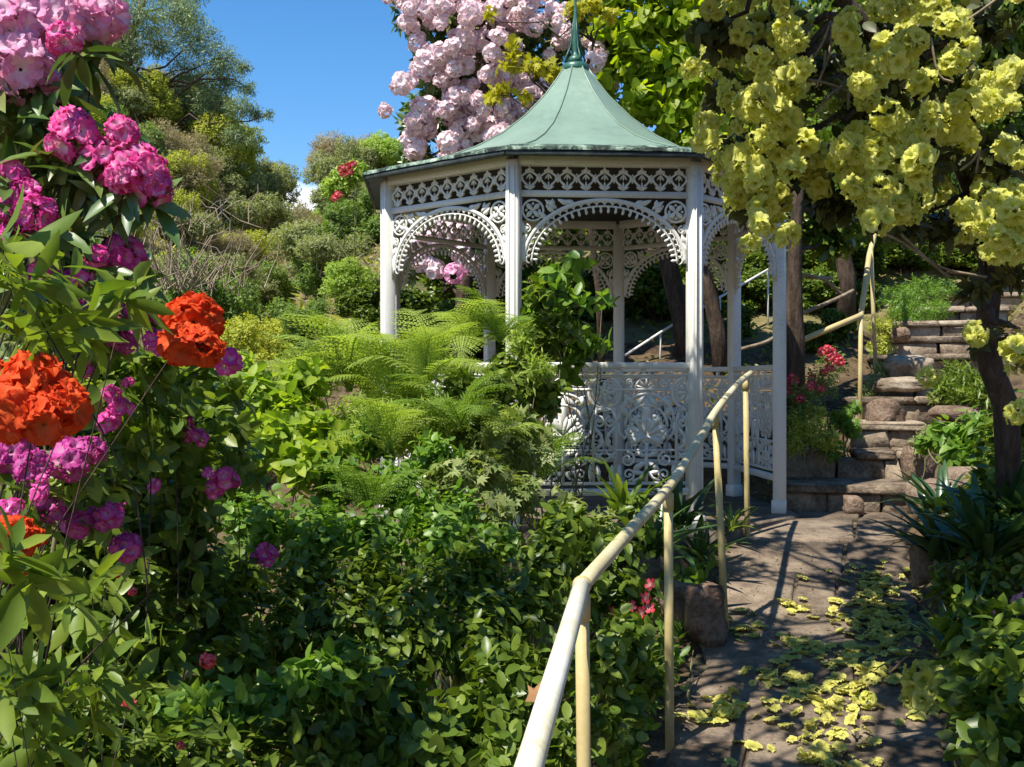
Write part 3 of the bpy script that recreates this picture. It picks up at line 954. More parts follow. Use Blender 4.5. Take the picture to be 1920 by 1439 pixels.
# frieze: intersecting arches under little crowns
L = Lace(.011, 1)
NP = 9; p = W / NP
z0, zt, zb = 2.920, 3.040, 3.084                # base, arch top, beam underside
for k in range(-1, NP + 1):
    c = (-W / 2 + (k + .5) * p, z0 + .004)
    a = np.linspace(-1, 1, 17)
    P = np.c_[c[0] + p * a, c[1] + (zt - z0) * (1 - np.abs(a) ** 1.55)]
    ok = np.abs(P[:, 0]) <= W / 2 + .001
    if ok.sum() > 2: L.strip(P[ok], .0125)
    if 0 <= k < NP:
        L.disc((c[0], zt + .014), .016); L.disc((c[0] - .019, zt + .008), .012); L.disc((c[0] + .019, zt + .008), .012)
        L.strip([(c[0], zt), (c[0], zb + .002)], .010)
        for da, ln in ((90, .060), (62, .056), (118, .056), (34, .046), (146, .046)):
            L.petal((c[0], z0 + .004), da, ln, .0125)
        for da in (238, 270, 302):
            L.petal((c[0], zt - .008), da, .044, .010)
        L.disc((c[0] - .020, z0 + .020), .0085); L.disc((c[0] + .020, z0 + .020), .0085)
        for s in (-1, 1):
            L.petal((c[0] + s * p * .5, zt - .006), 270 - s * 24, .050, .012)
            L.petal((c[0] + s * p * .5 - s * .002, z0 + .052), 90 + s * 4, .034, .012)
L.strip([(-W / 2, z0 - .022), (W / 2, z0 - .022)], .043)
FRIEZE = L.mesh('lace_frieze')
# arch with roundels in the corners and drops along the inner edge
L = Lace(.011, 2)
zs, za = 2.44, 2.868                             # springing, crown
rx = W / 2 - .012; rz = za - zs
def ell(sc, a): return np.c_[rx * sc * np.cos(a), zs + rz * sc * np.sin(a)]
A0 = np.radians(np.linspace(0, 180, 44))
L.strip(ell(.980, A0), .026)
L.strip(ell(.885, A0), .010)
for a in np.radians(np.linspace(3, 177, 30)):
    c = np.array([rx * .93 * math.cos(a), zs + rz * .93 * math.sin(a)])
    d = nrm(np.array([math.cos(a) / rx, math.sin(a) / rz]))
    ang = math.degrees(math.atan2(-d[1], -d[0]))
    L.arc(c + d * -.016, .028, ang + 180 - 85, ang + 180 + 85, .008, 7)
    L.petal(c - d * .024, ang, .044, .019, .72)
    L.disc(c - d * .026, .0105, 6)
for s in (-1, 1):
    c = (s * (W / 2 - .085), za - .082)
    L.ring(c, .070, .013)
    for q in range(4):
        L.petal(c, q * 90 + 45, .062, .034)
        L.disc((c[0] + .044 * math.cos(R(q * 90)), c[1] + .044 * math.sin(R(q * 90))), .009)
    L.disc(c, .014)
    L.strip([(s * (W / 2 - .006), za + .005), (s * (W / 2 - .006), zs - .04)], .012)
    for (du, dv, an, ln) in ((.165, .012, 215, .10), (.25, .006, 205, .08), (.215, .004, 270, .045), (.03, .17, 300, .10), (.012, .16, 250, .09), (.012, .25, 275, .08), (.02, .33, 270, .07), (.12, .085, 225, .09), (.30, .012, 200, .07), (.035, .29, 285, .08), (.17, .05, 215, .07), (.045, .235, 290, .07)):
        aa = an if s > 0 else 180 - an
        L.petal((s * (W / 2 - du), za - dv), aa, ln, .034)
    L.scroll((s * (W / 2 - .042), za - .205), .030, 90, 1.2, .010, s)
    L.scroll((s * (W / 2 - .195), za - .040), .026, 0, 1.2, .010, -s)
    L.petal((s * (W / 2 - .016), zs + .02), 90, .09, .022)
ARCH = L.mesh('lace_arch')
# railing panel drawn on the photograph's own measures (1 unit = 1/280.6 m)
L = Lace(.012, 3)
u_ = 1 / 280.6
def pv_(u, v): return (u * u_, EYE + (715 - v) * u_)
def S(P, w): L.strip([pv_(*q) for q in P], w * u_)
HW = W / 2 / u_
S([(-HW, 707), (HW, 707)], 4); S([(-HW, 731), (HW, 731)], 5); S([(-HW, 907), (HW, 907)], 6); S([(-HW, 845), (HW, 845)], 4)
for s in (-1, 1): S([(s * (HW - 2.5), 708), (s * (HW - 2.5), 918)], 5)
def inside(u): return abs(u) <= HW - 1
for ru in (-158, 0, 158):
    c = pv_(ru if ru == 0 else math.copysign(HW - 1, ru), 737)
    half = ru != 0
    def A(r, w, n=18):
        if not half: L.ring(c, r * u_, w * u_, n)
        else:
            a0 = 90 if ru > 0 else -90
            L.arc(c, r * u_, a0, a0 + 180, w * u_, 10)
    A(30, 6); A(23, 3)
    for q in range(8):
        an = q * 45
        if half and (math.cos(R(an)) * ru > 1): continue
        L.petal(c, an + 0.01, 23 * u_, 9 * u_)
    A(5, 4, 8)
    for s in (-1, 1):
        if half and s * ru > 0: continue
        uu = ru if ru == 0 else math.copysign(HW - 1, ru)
        S([(uu + s * 15, 765), (uu + s * 22, 790), (uu + s * 21, 905)], 5)
        S([(uu, 772), (uu + s * 9, 768), (uu + s * 20, 772)], 5)
        L.scroll(pv_(uu + s * 11, 792), 11 * u_, 90, 1.1, 5 * u_, s)
        S([(uu + s * 20, 800), (uu + s * 7, 816), (uu + s * 3, 832), (uu + s * 20, 845)], 6)
        S([(uu + s * 2, 848), (uu + s * 20, 862)], 5); S([(uu + s * 20, 848), (uu + s * 2, 866)], 5)
        L.petal(pv_(uu + s * 4, 838), 90 - s * 20, 16 * u_, 9 * u_); L.petal(pv_(uu + s * 10, 905), 90 - s * 8, 34 * u_, 10 * u_)
        L.petal(pv_(uu + s * 30, 760), 270 + s * 30, 26 * u_, 12 * u_); L.petal(pv_(uu + s * 36, 742), 270 + s * 52, 26 * u_, 11 * u_)
for cu in (-79, 79):
    # fan and side scrolls in the top band
    for an in (20, 55, 90, 125, 160):
        c = np.array(pv_(cu, 730)); d = np.array([math.cos(R(an)), math.sin(R(an))])
        L.strip([c + d * 4 * u_, c + d * 20 * u_], 2.6 * u_)
    L.arc(pv_(cu, 730), 21 * u_, 0, 180, 3 * u_)
    for s in (-1, 1):
        L.scroll(pv_(cu + s * 31, 720), 9 * u_, 90 if s > 0 else 90, 1.3, 3 * u_, -s)
        S([(cu + s * 24, 729), (cu + s * 30, 712), (cu + s * 40, 722), (cu + s * 46, 712)], 3)
    L.arc(pv_(cu, 792), 53 * u_, 0, 180, 5 * u_, 20); L.arc(pv_(cu, 800), 40 * u_, 0, 180, 5 * u_, 18)
    for s in (-1, 1):
        S([(cu + s * 53, 792), (cu + s * 52, 812), (cu + s * 42, 824), (cu + s * 36, 816), (cu + s * 40, 806)], 5)
        L.petal(pv_(cu + s * 2, 742), 270 + s * 42, 30 * u_, 12 * u_)
        L.petal(pv_(cu + s * 46, 764), 90 + s * 38, 22 * u_, 12 * u_)
    # palmette
    L.petal(pv_(cu, 812), 90, 66 * u_, 19 * u_, .5)
    for an, ln, w in ((28, 44, 13), (58, 48, 13), (2, 40, 13), (-24, 36, 13), (78, 38, 9)):
        for s in (-1, 1):
            a2 = an if s > 0 else 180 - an
            L.petal(pv_(cu, 818), a2, ln * u_, w * u_, .7)
            c = np.array(pv_(cu, 818)); d = np.array([math.cos(R(a2)), math.sin(R(a2))]); e = np.array([-d[1], d[0]])
            for q in (-1, 1): L.disc(c + d * (ln - 9) * u_ + e * q * 6 * u_, 4.6 * u_, 7)
    L.disc(pv_(cu, 822), 13 * u_, 8)
    S([(cu, 830), (cu, 906)], 6)
    for s in (-1, 1):
        L.petal(pv_(cu, 858), 90 - s * 62, 26 * u_, 11 * u_, .7); L.petal(pv_(cu, 866), 270 + s * 58, 30 * u_, 11 * u_, .7); L.petal(pv_(cu, 890), 90 - s * 78, 30 * u_, 10 * u_)
        L.scroll(pv_(cu + s * 36, 862), 15 * u_, 90, 1.25, 4.4 * u_, s)
        L.scroll(pv_(cu + s * 34, 890), 12 * u_, 270, 1.2, 4 * u_, -s)
        S([(cu + s * 3, 885), (cu + s * 12, 897), (cu + s * 26, 903)], 5)
        L.petal(pv_(cu + s * 52, 906), 90, 36 * u_, 9 * u_)
RAILP = L.mesh('railing_panel')
def boxmesh(name, c, s, mat, bev=.004):
    return MB().box(c, s, None, 0, bev).mesh(name, [mat])
ZR1, ZR0 = 1.775, 1.733
TOPR = boxmesh('top_rail', (0, 0, (ZR1 + ZR0) / 2), (W + .004, .055, ZR1 - ZR0), M_WHITE)
MIDR = boxmesh('lower_rail', (0, 0, EYE + (715 - 703) * u_), (W + .002, .026, .012), M_WHITE, .002)
BOTR = boxmesh('bottom_rail', (0, 0, EYE + (715 - 923) * u_), (W + .004, .05, .045), M_WHITE)
BAL = boxmesh('baluster', (0, 0, 0), (.028, .022, .040), M_WHITE, .003)
BEAM = boxmesh('beam', (0, 0, (Z_BEAM1 + Z_BEAM0) / 2 + .02), (GS - .06, .075, Z_BEAM1 - Z_BEAM0 + .04), M_WHITE)
mb = MB()
mb.box((0, 0, (FLOOR - .12 + 3.12) / 2), (.088, .088, 3.12 - FLOOR + .12), None, 0, .006)
for s in (-1, 1):
    mb.box((s * .020, -.047, 1.9), (.006, .010, 2.35), None, 0, .001)
mb.box((0, 0, FLOOR + .05), (.108, .108, .10), None, 0, .006)
POST = mb.mesh('post', [M_WHITE])
EAVE = 1.78
prof = [(.10, 4.16), (.165, 4.06), (.27, 3.92), (.45, 3.735), (.65, 3.575), (.88, 3.445), (1.12, 3.345), (1.42, 3.25), (EAVE - .03, 3.178)]
# one roof segment, spanning one side, in local axes: +Y outward
hx, hy = math.sin(math.pi / 8), math.cos(math.pi / 8)
mb = MB()
nc = 7
V = []
for i, (r, z) in enumerate(prof):
    for j in range(nc):
        s = (j / (nc - 1) * 2 - 1)
        V.append((s * r * hx * .997, r * hy, z + .010 * (1 - s * s) * min(1, r)))
V = np.array(V)
Q = [(i * nc + j, i * nc + j + 1, (i + 1) * nc + j + 1, (i + 1) * nc + j) for i in range(len(prof) - 1) for j in range(nc - 1)]
mb.add(V, Q); mb.add(V - np.array([0, .004, .016]), [q[::-1] for q in Q])
ROOFP = mb.mesh('roof_panel', [M_ROOF], True)
mb = MB()
P = np.array([(r * hx, r * hy, z + .010) for r, z in prof])
mb.tube(P - np.array([0, 0, .006]), .007, 5)
RIDGE = mb.mesh('roof_ridge', [M_ROOF], True)
mb = MB()                                        # painted edge strip, then the gutter board
rows = [(EAVE - .17, 3.222), (EAVE - .10, 3.204), (EAVE - .03, 3.182), (EAVE + .004, 3.172), (EAVE + .006, 3.150)]
rg = np.random.default_rng(4)
V = []
for r, z in rows:
    for j in range(13):
        s = j / 12 * 2 - 1
        V.append((s * r * hx, r * hy, z + .006 * (1 - s * s) + rg.normal(0, .002)))
mb.add(V, [(i * 13 + j, i * 13 + j + 1, (i + 1) * 13 + j + 1, (i + 1) * 13 + j) for i in range(4) for j in range(12)])
EDGE = mb.mesh('roof_edge', [M_EDGE], True)
e_h = EAVE * hx; e_y = EAVE * hy
GUT = boxmesh('gutter', (0, e_y - .012, 3.135), (2 * e_h - .012, .022, .036), M_GUTTER, .005)
mb = MB()
a0 = GR * hy + .040
mb.add([(-e_h, e_y - .024, 3.128), (e_h, e_y - .024, 3.128), (a0 * hx / hy, a0, 3.146), (-a0 * hx / hy, a0, 3.146)], [(0, 1, 2, 3)])
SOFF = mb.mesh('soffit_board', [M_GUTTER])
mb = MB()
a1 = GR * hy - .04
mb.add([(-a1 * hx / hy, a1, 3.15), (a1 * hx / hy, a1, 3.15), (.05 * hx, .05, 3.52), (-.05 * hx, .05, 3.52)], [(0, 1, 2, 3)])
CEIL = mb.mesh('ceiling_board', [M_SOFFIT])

def side_M(k, r=0.0, z=0.0):
    """axes of side k (between corners k and k+1): local X along the side, local -Y outward"""
    a = GTH + math.pi / 4 + k * math.pi / 4
    n = Vector((math.sin(a), math.cos(a), 0))
    x = Vector((-n.y, n.x, 0))
    M = Matrix.Identity(4)
    y = -n
    for i in range(3):
        M[i][0] = x[i]; M[i][1] = y[i]; M[i][2] = (0, 0, 1)[i]
    M[0][3] = GC[0] + n.x * r; M[1][3] = GC[1] + n.y * r; M[2][3] = z
    return M
AP = GR * hy
FLIP = Matrix.Rotation(math.pi, 4, 'Z')
for k in range(8):
    c = gvert(k, GR)
    a = GTH + math.pi / 8 + k * math.pi / 4
    link('post', POST, gaz, Matrix.Translation((c[0], c[1], 0)) @ Matrix.Rotation(-a + math.pi, 4, 'Z'))
    M = side_M(k, AP)
    link('beam', BEAM, gaz, M)
    link('lace_frieze', FRIEZE, gaz, M)
    link('lace_arch', ARCH, gaz, M)
    Mo = side_M(k) @ FLIP
    link('roof_panel', ROOFP, gaz, Mo); link('roof_ridge', RIDGE, gaz, Mo); link('roof_edge', EDGE, gaz, Mo)
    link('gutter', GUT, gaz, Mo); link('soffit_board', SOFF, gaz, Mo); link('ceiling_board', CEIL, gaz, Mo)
    if k != 2:
        rp = link('railing_panel', RAILP, gaz, M)
        for me in (TOPR, MIDR, BOTR):
            link(me.name, me, rp)
        for bu in (-126, -74, -26, 26, 74, 126):
            link('baluster', BAL, rp, Matrix.Translation((bu * u_ * 1.0, 0, (ZR0 + EYE + 12 * u_) / 2 + .001)))
mb = MB()
pl = [gvert(k, GR + .16) for k in range(8)][::-1]
V, T, Q = prism(pl, -.6, FLOOR, (0, 0), .02)
mb.add2(V, T, Q)
mb.build('floor_slab', [M_STONE], gaz)
cz = (GC[0], GC[1], 0)
MB().lathe([(.0, 4.125), (.108, 4.13), (.114, 4.15), (.110, 4.18), (.09, 4.195), (.0, 4.20)], cz, 16).build('roof_collar', [M_IRON], gaz, True)
sp = MB().lathe([(.0, 4.19), (.05, 4.20), (.060, 4.225), (.05, 4.25), (.024, 4.265), (.018, 4.30), (.028, 4.36), (.028, 4.42), (.020, 4.52), (.012, 4.62), (.008, 4.85), (.004, 5.15), (0, 5.17)], cz, 12).build('spire', [M_IRON], gaz, True)
for q in range(4):
    a = q * math.pi / 2 + .4
    d = np.array([math.cos(a), math.sin(a), 0])
    P = [np.array([GC[0], GC[1], z]) + d * r for r, z in ((.075, 4.21), (.085, 4.24), (.07, 4.275), (.045, 4.33), (.028, 4.44), (.016, 4.56))]
    MB().tube(P, [.010, .010, .007, .005, .005, .004], 5).build('rod', [M_IRON], sp, True)

# ------------------------------------------------------------------ handrails
rail_t = thing('pipe_handrail', 'cream painted pipe handrail running along the left edge of the stone path', 'handrail', at(1100, 1439, 2.95))
E1 = at(1091, 1098, 2.95); E2 = at(1253, 915, 4.6); E3 = at(1342, 772, 5.9); E4 = at(1408, 700, 7.6)
N0 = at(992, 1439, 1.80); NN = N0 + (N0 - E1) * .75
MB().tube([NN, N0, E1 * .5 + N0 * .5, E1], [.0245, .0245, .024, .0235], 14).build('rail', [M_RAIL], rail_t, True)
P = smooth_path([E1, E1 * .5 + E2 * .5, E2, E2 * .45 + E3 * .55 + np.array([.0, 0, -.012]), E3, E3 * .4 + E4 * .6 + np.array([0, 0, .02]), E4], 6)
MB().tube(P, np.linspace(.0225, .020, len(P)), 14).build('rail', [M_RAIL2], rail_t, True)
sph = [(math.sin(a) * .027, -math.cos(a) * .027) for a in np.linspace(.05, math.pi - .05, 9)]
MB().lathe(sph, E1, 14).build('elbow', [M_POST], rail_t, True)
for E_, px, D in ((E1, 1100, 2.95), (E2, 1256, 4.6), (E3, 1362, 5.9), (E4, 1402, 7.5)):
    top = np.array(E_) - np.array([0, 0, .02])
    if E_ is E3: top = at(1341, 776, 5.9)
    if E_ is E4: top = at(1398, 712, 7.5)
    bx = at(px, 1200, D); bz = float(ground(bx[0], bx[1])) - .1
    bt = np.array([bx[0], bx[1], bz])
    mb = MB().tube([bt, bt * .5 + top * .5, top], .0195, 12)
    o = mb.build('post', [M_POST], rail_t, True)
    MB().tube([top - [0, 0, .075], top - [0, 0, .005]], .0235, 12).build('collar', [M_POST], o, True)

st_t = thing('pipe_handrail', 'thin yellow pipe handrail turning uphill beside the stone stairs', 'handrail', at(1613, 812, 10.3))
Q0 = at(1500, 640, 10.1); Q1 = at(1614, 592, 10.3); Q2 = at(1630, 478, 11.2); Q3 = at(1655, 380, 12.6)
MB().tube([Q0, Q0 * .5 + Q1 * .5, Q1], .028, 10).build('rail', [M_POST], st_t, True)
MB().tube([Q1, Q2, Q3], .028, 10).build('rail', [M_POST], st_t, True)
for a, b in ((Q1, at(1612, 815, 10.3)), (at(1633, 470, 11.2), at(1642, 700, 11.2)), (Q0, at(1500, 790, 10.1))):
    MB().tube([b, (np.array(a) + b) / 2, a], .021, 10).build('post', [M_POST], st_t, True)
MB().lathe([(x * 1.0, z) for x, z in sph], Q1, 12).build('elbow', [M_POST], st_t, True)

bk_t = thing('pipe_handrail', 'white pipe handrail climbing the dark bank behind the gazebo', 'handrail', at(1175, 720, 12.2))
P = [at(1172, 667, 12.2), at(1238, 624, 12.5), at(1290, 592, 12.8), at(1372, 545, 13.2), at(1445, 503, 13.6)]
MB().tube(P, .016, 8).build('rail', [M_WHITE], bk_t, True)
for px, py, D in ((1238, 624, 12.5), (1350, 558, 13.1), (1440, 506, 13.6)):
    a = at(px, py, D)
    MB().tube([np.array([a[0], a[1], float(ground(a[0], a[1])) - .1]), a], .012, 8).build('post', [M_WHITE], bk_t, True)

# ------------------------------------------------------------------ far hillside: bushes and trees
def bush_variant(name, label, cat, mats, seed, tpl, n, L, k=5, lobes=11, stretch=1.0, twig=None, group=None, spread=1.0):
    """a bush about 1 m in radius standing at the origin: crown of leaf clumps on forking stems"""
    rg = np.random.default_rng(seed)
    t = thing(name, label, cat, (0, 0, 0), group)
    c = nrm(rg.normal(size=(lobes, 3)) * np.array([1, 1, .7]) + np.array([0, 0, .25])) * rg.uniform(.45, .75, (lobes, 1))
    c = np.vstack([c, [[0, 0, .1]]])
    c[:, 2] = c[:, 2] * stretch + .75 * stretch
    r = rg.uniform(.28, .5, len(c))
    tips = []; td = []
    for i in range(len(c)):
        P, d = ellip_tips(rg, c[i], (r[i], r[i], r[i] * .85), int(n * r[i] ** 2 / (r ** 2).sum()), .6, .5)
        tips.append(P); td.append(d)
    tips = np.concatenate(tips); td = np.concatenate(td)
    a = whorls(rg, tips, td, k, spread, L, .10, .05)
    MB().scatter(tpl, *a).build('crown', [mats[0]], t, True)['kind'] = 'stuff'
    mb = MB()
    for i in range(len(c)):
        mb.tube(bezier((rg.normal(0, .06), rg.normal(0, .06), -.25), c[i], (0, 0, .1), rg, 6, .05), np.linspace(.040, .007, 6), 5)
        for q in range(5 if twig else 2):
            e = c[i] + nrm(rg.normal(size=3) + np.array([0, 0, .5])) * r[i] * 1.05
            mb.tube(bezier(c[i], e, (0, 0, 0), rg, 4, .08), [.006, .005, .004, .002], 3, cap=False)
    mb.build('stems', [mats[1]], t, True)
    return t

def copy_thing(src, loc, rot, sc, label=None):
    c = src.copy(); COL.objects.link(c)
    c.location = loc; c.rotation_euler = (0, 0, rot); c.scale = sc
    if label: c['label'] = label
    for ch in src.children:
        d = ch.copy(); COL.objects.link(d); d.parent = c
        d.matrix_parent_inverse = Matrix.Identity(4)
    return c

KINDS_H = [
    ('bush', 'fine-leaved yellow-green bush growing on the sunny left hillside', 'bush', 'yellowbush', T_SMALL, 2300, .065, 'yellow-green bushes on the hillside'),
    ('bush', 'grey-green bush growing on the left hillside', 'bush', 'greybush', T_SMALL, 2100, .065, 'grey-green bushes on the hillside'),
    ('bush', 'dry brownish twiggy bush on the left hillside', 'bush', 'brownbush', T_NEEDLE, 3000, .085, 'dry twiggy bushes on the hillside'),
    ('bush', 'leafy mid green bush below the left hillside', 'bush', 'greenbush', T_SMALL, 2400, .075, 'mid green bushes at the foot of the hill'),
    ('bush', 'bright light green bush behind the gazebo on the left', 'bush', 'brightbush', T_SMALL, 2300, .075, 'bright green bushes behind the gazebo'),
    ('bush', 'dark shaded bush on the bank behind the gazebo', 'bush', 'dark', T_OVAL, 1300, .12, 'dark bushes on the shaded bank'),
]
BV = {}
for i, (nm, lb, ct, mt, tp, n, Lf, gr) in enumerate(KINDS_H):
    BV[mt] = [bush_variant(nm, lb, ct, (LM[mt], M_TWIG if mt in ('brownbush', 'greybush') else M_BARK), 100 + i, tp, n, Lf, group=gr, twig=False, stretch=1.0), False]

def place_bush(kind, px, y, rpx, sy=1.0, py=None, label=None, rot=None, sink=.15):
    """py given: the middle of the crown is seen there; otherwise the bush stands on the ground"""
    src, used = BV[kind]
    x = (px - 960) / F * y
    r = rpx * y / F
    gz = float(ground(x, y))
    sc = (r, r, r * sy)
    rg_ = random.Random(int(px * 7 + y * 131))
    rot = rg_.uniform(0, 6) if rot is None else rot
    z = gz - sink * r
    if py is not None:
        ys_ = np.linspace(max(10.3, y - 5), y + 14, 120)       # where the bank carries a crown seen at this height
        zz = EYE - (py - 715) / F * ys_ - .45 * rpx * ys_ / F
        gg = ground((px - 960) / F * ys_, ys_)
        bad = np.abs(zz - gg) + .05 * np.abs(ys_ - y)
        y = float(ys_[np.argmin(bad)])
        x = (px - 960) / F * y; gz = float(ground(x, y)); r = rpx * y / F
        top = EYE - (py - rpx - 715) / F * y - gz
        k = min(max(top / 1.72 / r, .55), 1.7)
        sc = (r, r, r * k * 1.0); z = gz - .1 * r
    if not used:
        BV[kind][1] = True
        src.location = (x, y, z); src.rotation_euler = (0, 0, rot); src.scale = sc
        for ch in src.children: ch.matrix_parent_inverse = Matrix.Identity(4)
        if label: src['label'] = label
        return src
    o = copy_thing(src, (x, y, z), rot, sc, label)
    if label and 'group' in o: del o['group']
    if not label: o['label'] = [q[1] for q in KINDS_H if q[3] == kind][0]
    if not label: o['group'] = [q[7] for q in KINDS_H if q[3] == kind][0]
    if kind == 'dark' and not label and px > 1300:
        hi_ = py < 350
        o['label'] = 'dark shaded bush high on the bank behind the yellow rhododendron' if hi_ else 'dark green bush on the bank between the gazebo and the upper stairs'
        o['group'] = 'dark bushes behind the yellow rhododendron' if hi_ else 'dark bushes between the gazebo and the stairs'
    return o

rg = np.random.default_rng(77)
# the hillside seen between the flowers and the gazebo, farthest first
for y, n, step in ((38, 13, 0), (34, 13, 0), (30, 13, 0), (26.5, 12, 0), (23.5, 11, 0), (21, 10, 0), (18.5, 9, 0), (16.5, 8, 0), (14.7, 7, 0), (13, 7, 0)):
    for i in range(n):
        px = -60 + (680 + 60) * (i + rg.uniform(.15, .85)) / n
        yy = y + rg.uniform(-1.5, 1.5)
        x = (px - 960) / F * yy
        if x > -2.2 and yy < 16: continue
        pk = {'yellowbush': 3, 'greybush': 3, 'brownbush': 1.4, 'greenbush': .8} if y > 19 else {'greybush': 2.4, 'greenbush': 2, 'brownbush': .8, 'yellowbush': 1.6}
        ks = list(pk); w = np.array([pk[k] for k in ks]); kd = ks[rg.choice(len(ks), p=w / w.sum())]
        place_bush(kd, px, yy, rg.uniform(55, 92) * (1 if y > 19 else 1.25), rg.uniform(.8, 1.15))
# bushes the photograph lets one single out
place_bush('yellowbush', 250, 27, 95, .8, 200, 'broad yellow-green bush below the tall tree, left of its trunk')
place_bush('yellowbush', 385, 26, 80, .9, 245, 'yellow-green bush under the right side of the tall tree crown')
place_bush('yellowbush', 425, 24, 48, .9, 300, 'small bright yellow-green bush at the right edge of the hillside')
place_bush('greybush', 455, 24, 60, 1.0, 365, 'grey feathery bush on the skyline beside the white cloud')
place_bush('brownbush', 350, 22, 85, .9, 345, 'dry brown thicket beside the lowest hot pink blossoms')
place_bush('brownbush', 590, 26, 52, 1.0, 358, 'thin brown-grey tree crown in the notch of the skyline')
place_bush('greybush', 545, 24, 42, 1.0, 392, 'small grey-green bush in front of the white cloud')
place_bush('brightbush', 640, 15.5, 60, 1.0, 390, 'bright green bush on the skyline left of the gazebo eave')
place_bush('brightbush', 715, 14, 62, 1.0, 300, 'bright green bush touching the left eave of the gazebo')
place_bush('greenbush', 680, 13.5, 80, 1.0, 420, 'mid green bush filling the space left of the gazebo post')
place_bush('greenbush', 610, 13.0, 90, 1.0, 500, 'mid green bush left of the gazebo above the ferns')
place_bush('brightbush', 655, 12.0, 66, 1.0, 540, 'light green bush close to the left gazebo post')
place_bush('greenbush', 520, 12.5, 85, .9, 570, 'mid green bush above the ferns with dark gaps')
place_bush('greenbush', 430, 11.5, 80, .8, 600, 'green bush behind the orange azalea blossom')
place_bush('greybush', 350, 13.5, 85, .8, 530, 'pale grass-like bush above the orange azalea blossom')
place_bush('greenbush', 590, 10.8, 70, .8, 620, 'small-leaved green bush just behind the bright ferns')
place_bush('greenbush', 470, 10.2, 70, .7, 650, 'low green bush beside the pink blossom under the orange azalea')
place_bush('dark', 690, 11.6, 62, .9, 590, 'shaded small bush behind the left gazebo post')

# dry grass and bare twigs on the slope
def twig_patch(name, label, cat, px, py, D, n, spreadx, h, mat, seed, lean=.5):
    rg = np.random.default_rng(seed)
    c = at(px, py, D)
    mb = MB()
    for i in range(n):
        x = c[0] + rg.normal(0, spreadx); y = c[1] + rg.normal(0, spreadx)
        b = np.array([x, y, float(ground(x, y)) - .02 if py is None else c[2] + rg.normal(0, .1 * h)])
        e = b + np.array([rg.normal(0, lean) * h, rg.normal(0, lean) * h, h * rg.uniform(.5, 1.1)])
        mb.tube(bezier(b, e, (0, 0, .1 * h), rg, 4, .06), [.006, .005, .004, .002], 3, cap=False)
    o = mb.build(name, [mat])
    return set_props(o, label, cat, None, 'stuff')
twig_patch('dry_twigs', 'tangle of pale dry twigs below the hot pink rhododendron', 'twigs', 330, 430, 9, 30, .28, .4, M_TWIG, 3, .6)
twig_patch('dry_twigs', 'pale dry grass stalks above the orange azalea flower', 'twigs', 330, 540, 8, 120, .28, .4, M_TWIG, 4, .6)

# tall tree on the hill
def limb_tree(name, label, cat, base, trunk, clumps, mat, bark, tpl, n, L, k, seed, r0=.2, singles=0, along=.25, spread=.9, droop=.3, shell=.3, rdepth=1.0, group=None, up=.2, keep=None, fork=3):
    """trunk: points; clumps: (centre, radius); a limb from the nearest part of the trunk to each clump, then twigs"""
    rg = np.random.default_rng(seed)
    t = thing(name, label, cat, base, group)
    trunk = np.asarray(trunk, float)
    mb = MB().tube(trunk, np.linspace(r0, r0 * .45, len(trunk)), 10)
    rr = np.array([q[1] for q in clumps]); w = rr ** 2 / (rr ** 2).sum()
    tips = []; td = []
    for q, wi in zip(clumps, w):
        c = np.asarray(q[0], float); r = q[1]
        j = int(np.argmin(np.linalg.norm(trunk - c + np.array([0, 0, .6 * r]), axis=1)))
        mb.tube(bezier(trunk[j], c, (0, 0, -.08 * np.linalg.norm(c - trunk[j])), rg, 7, .05), np.linspace(r0 * .34, r0 * .09, 7), 6)
        for f in range(fork):
            e = c + nrm(rg.normal(size=3)) * r * .9
            mb.tube(bezier(c, e, (0, 0, 0), rg, 4, .08), np.linspace(r0 * .09, r0 * .03, 4), 4, cap=False)
        P, d = ellip_tips(rg, c, (r, r * rdepth, r * .85), max(4, int(n * wi)), shell, up)
        tips.append(P); td.append(d)
    mb.build('trunk', [bark], t, True)
    tips = np.concatenate(tips); td = np.concatenate(td)
    foliage(t, whorls(rg, tips, td, k, spread, L, along, droop), tpl, mat, singles=singles, mass='crown', keep=keep)
    return t, rg, tips, td

D = 31
tr = [at(236, 300, D), at(238, 230, D), at(243, 150, D), at(240, 90, D), at(262, 20, D), at(300, -60, D)]
cl = []
for px, py, r in ((230, -60, 90), (330, -40, 90), (260, 30, 62), (335, 30, 60), (300, 80, 55), (370, 70, 55), (245, 90, 38), (410, 110, 50), (350, 130, 52), (425, 150, 45), (395, 190, 52), (330, 190, 36),
                  (450, 200, 40), (480, 212, 26), (505, 214, 14), (440, 255, 34), (380, 235, 40), (435, 290, 24), (452, 310, 14), (455, 125, 26), (465, 165, 24), (470, 262, 16), (345, 20, 40), (200, 20, 50)):
    cl.append((at(px, py, D + random.Random(px).uniform(-1.5, 1.5)), r * D / F * .86))
gt, _, _, _ = limb_tree('gum_tree', 'tall grey-green gum tree on the left hillside against the blue sky', 'tree', at(236, 330, D), tr, cl, LM['gum'], M_BARK, T_NEEDLE, 7500, .115, 5, 41, .14, along=.3, spread=.8, droop=.25)

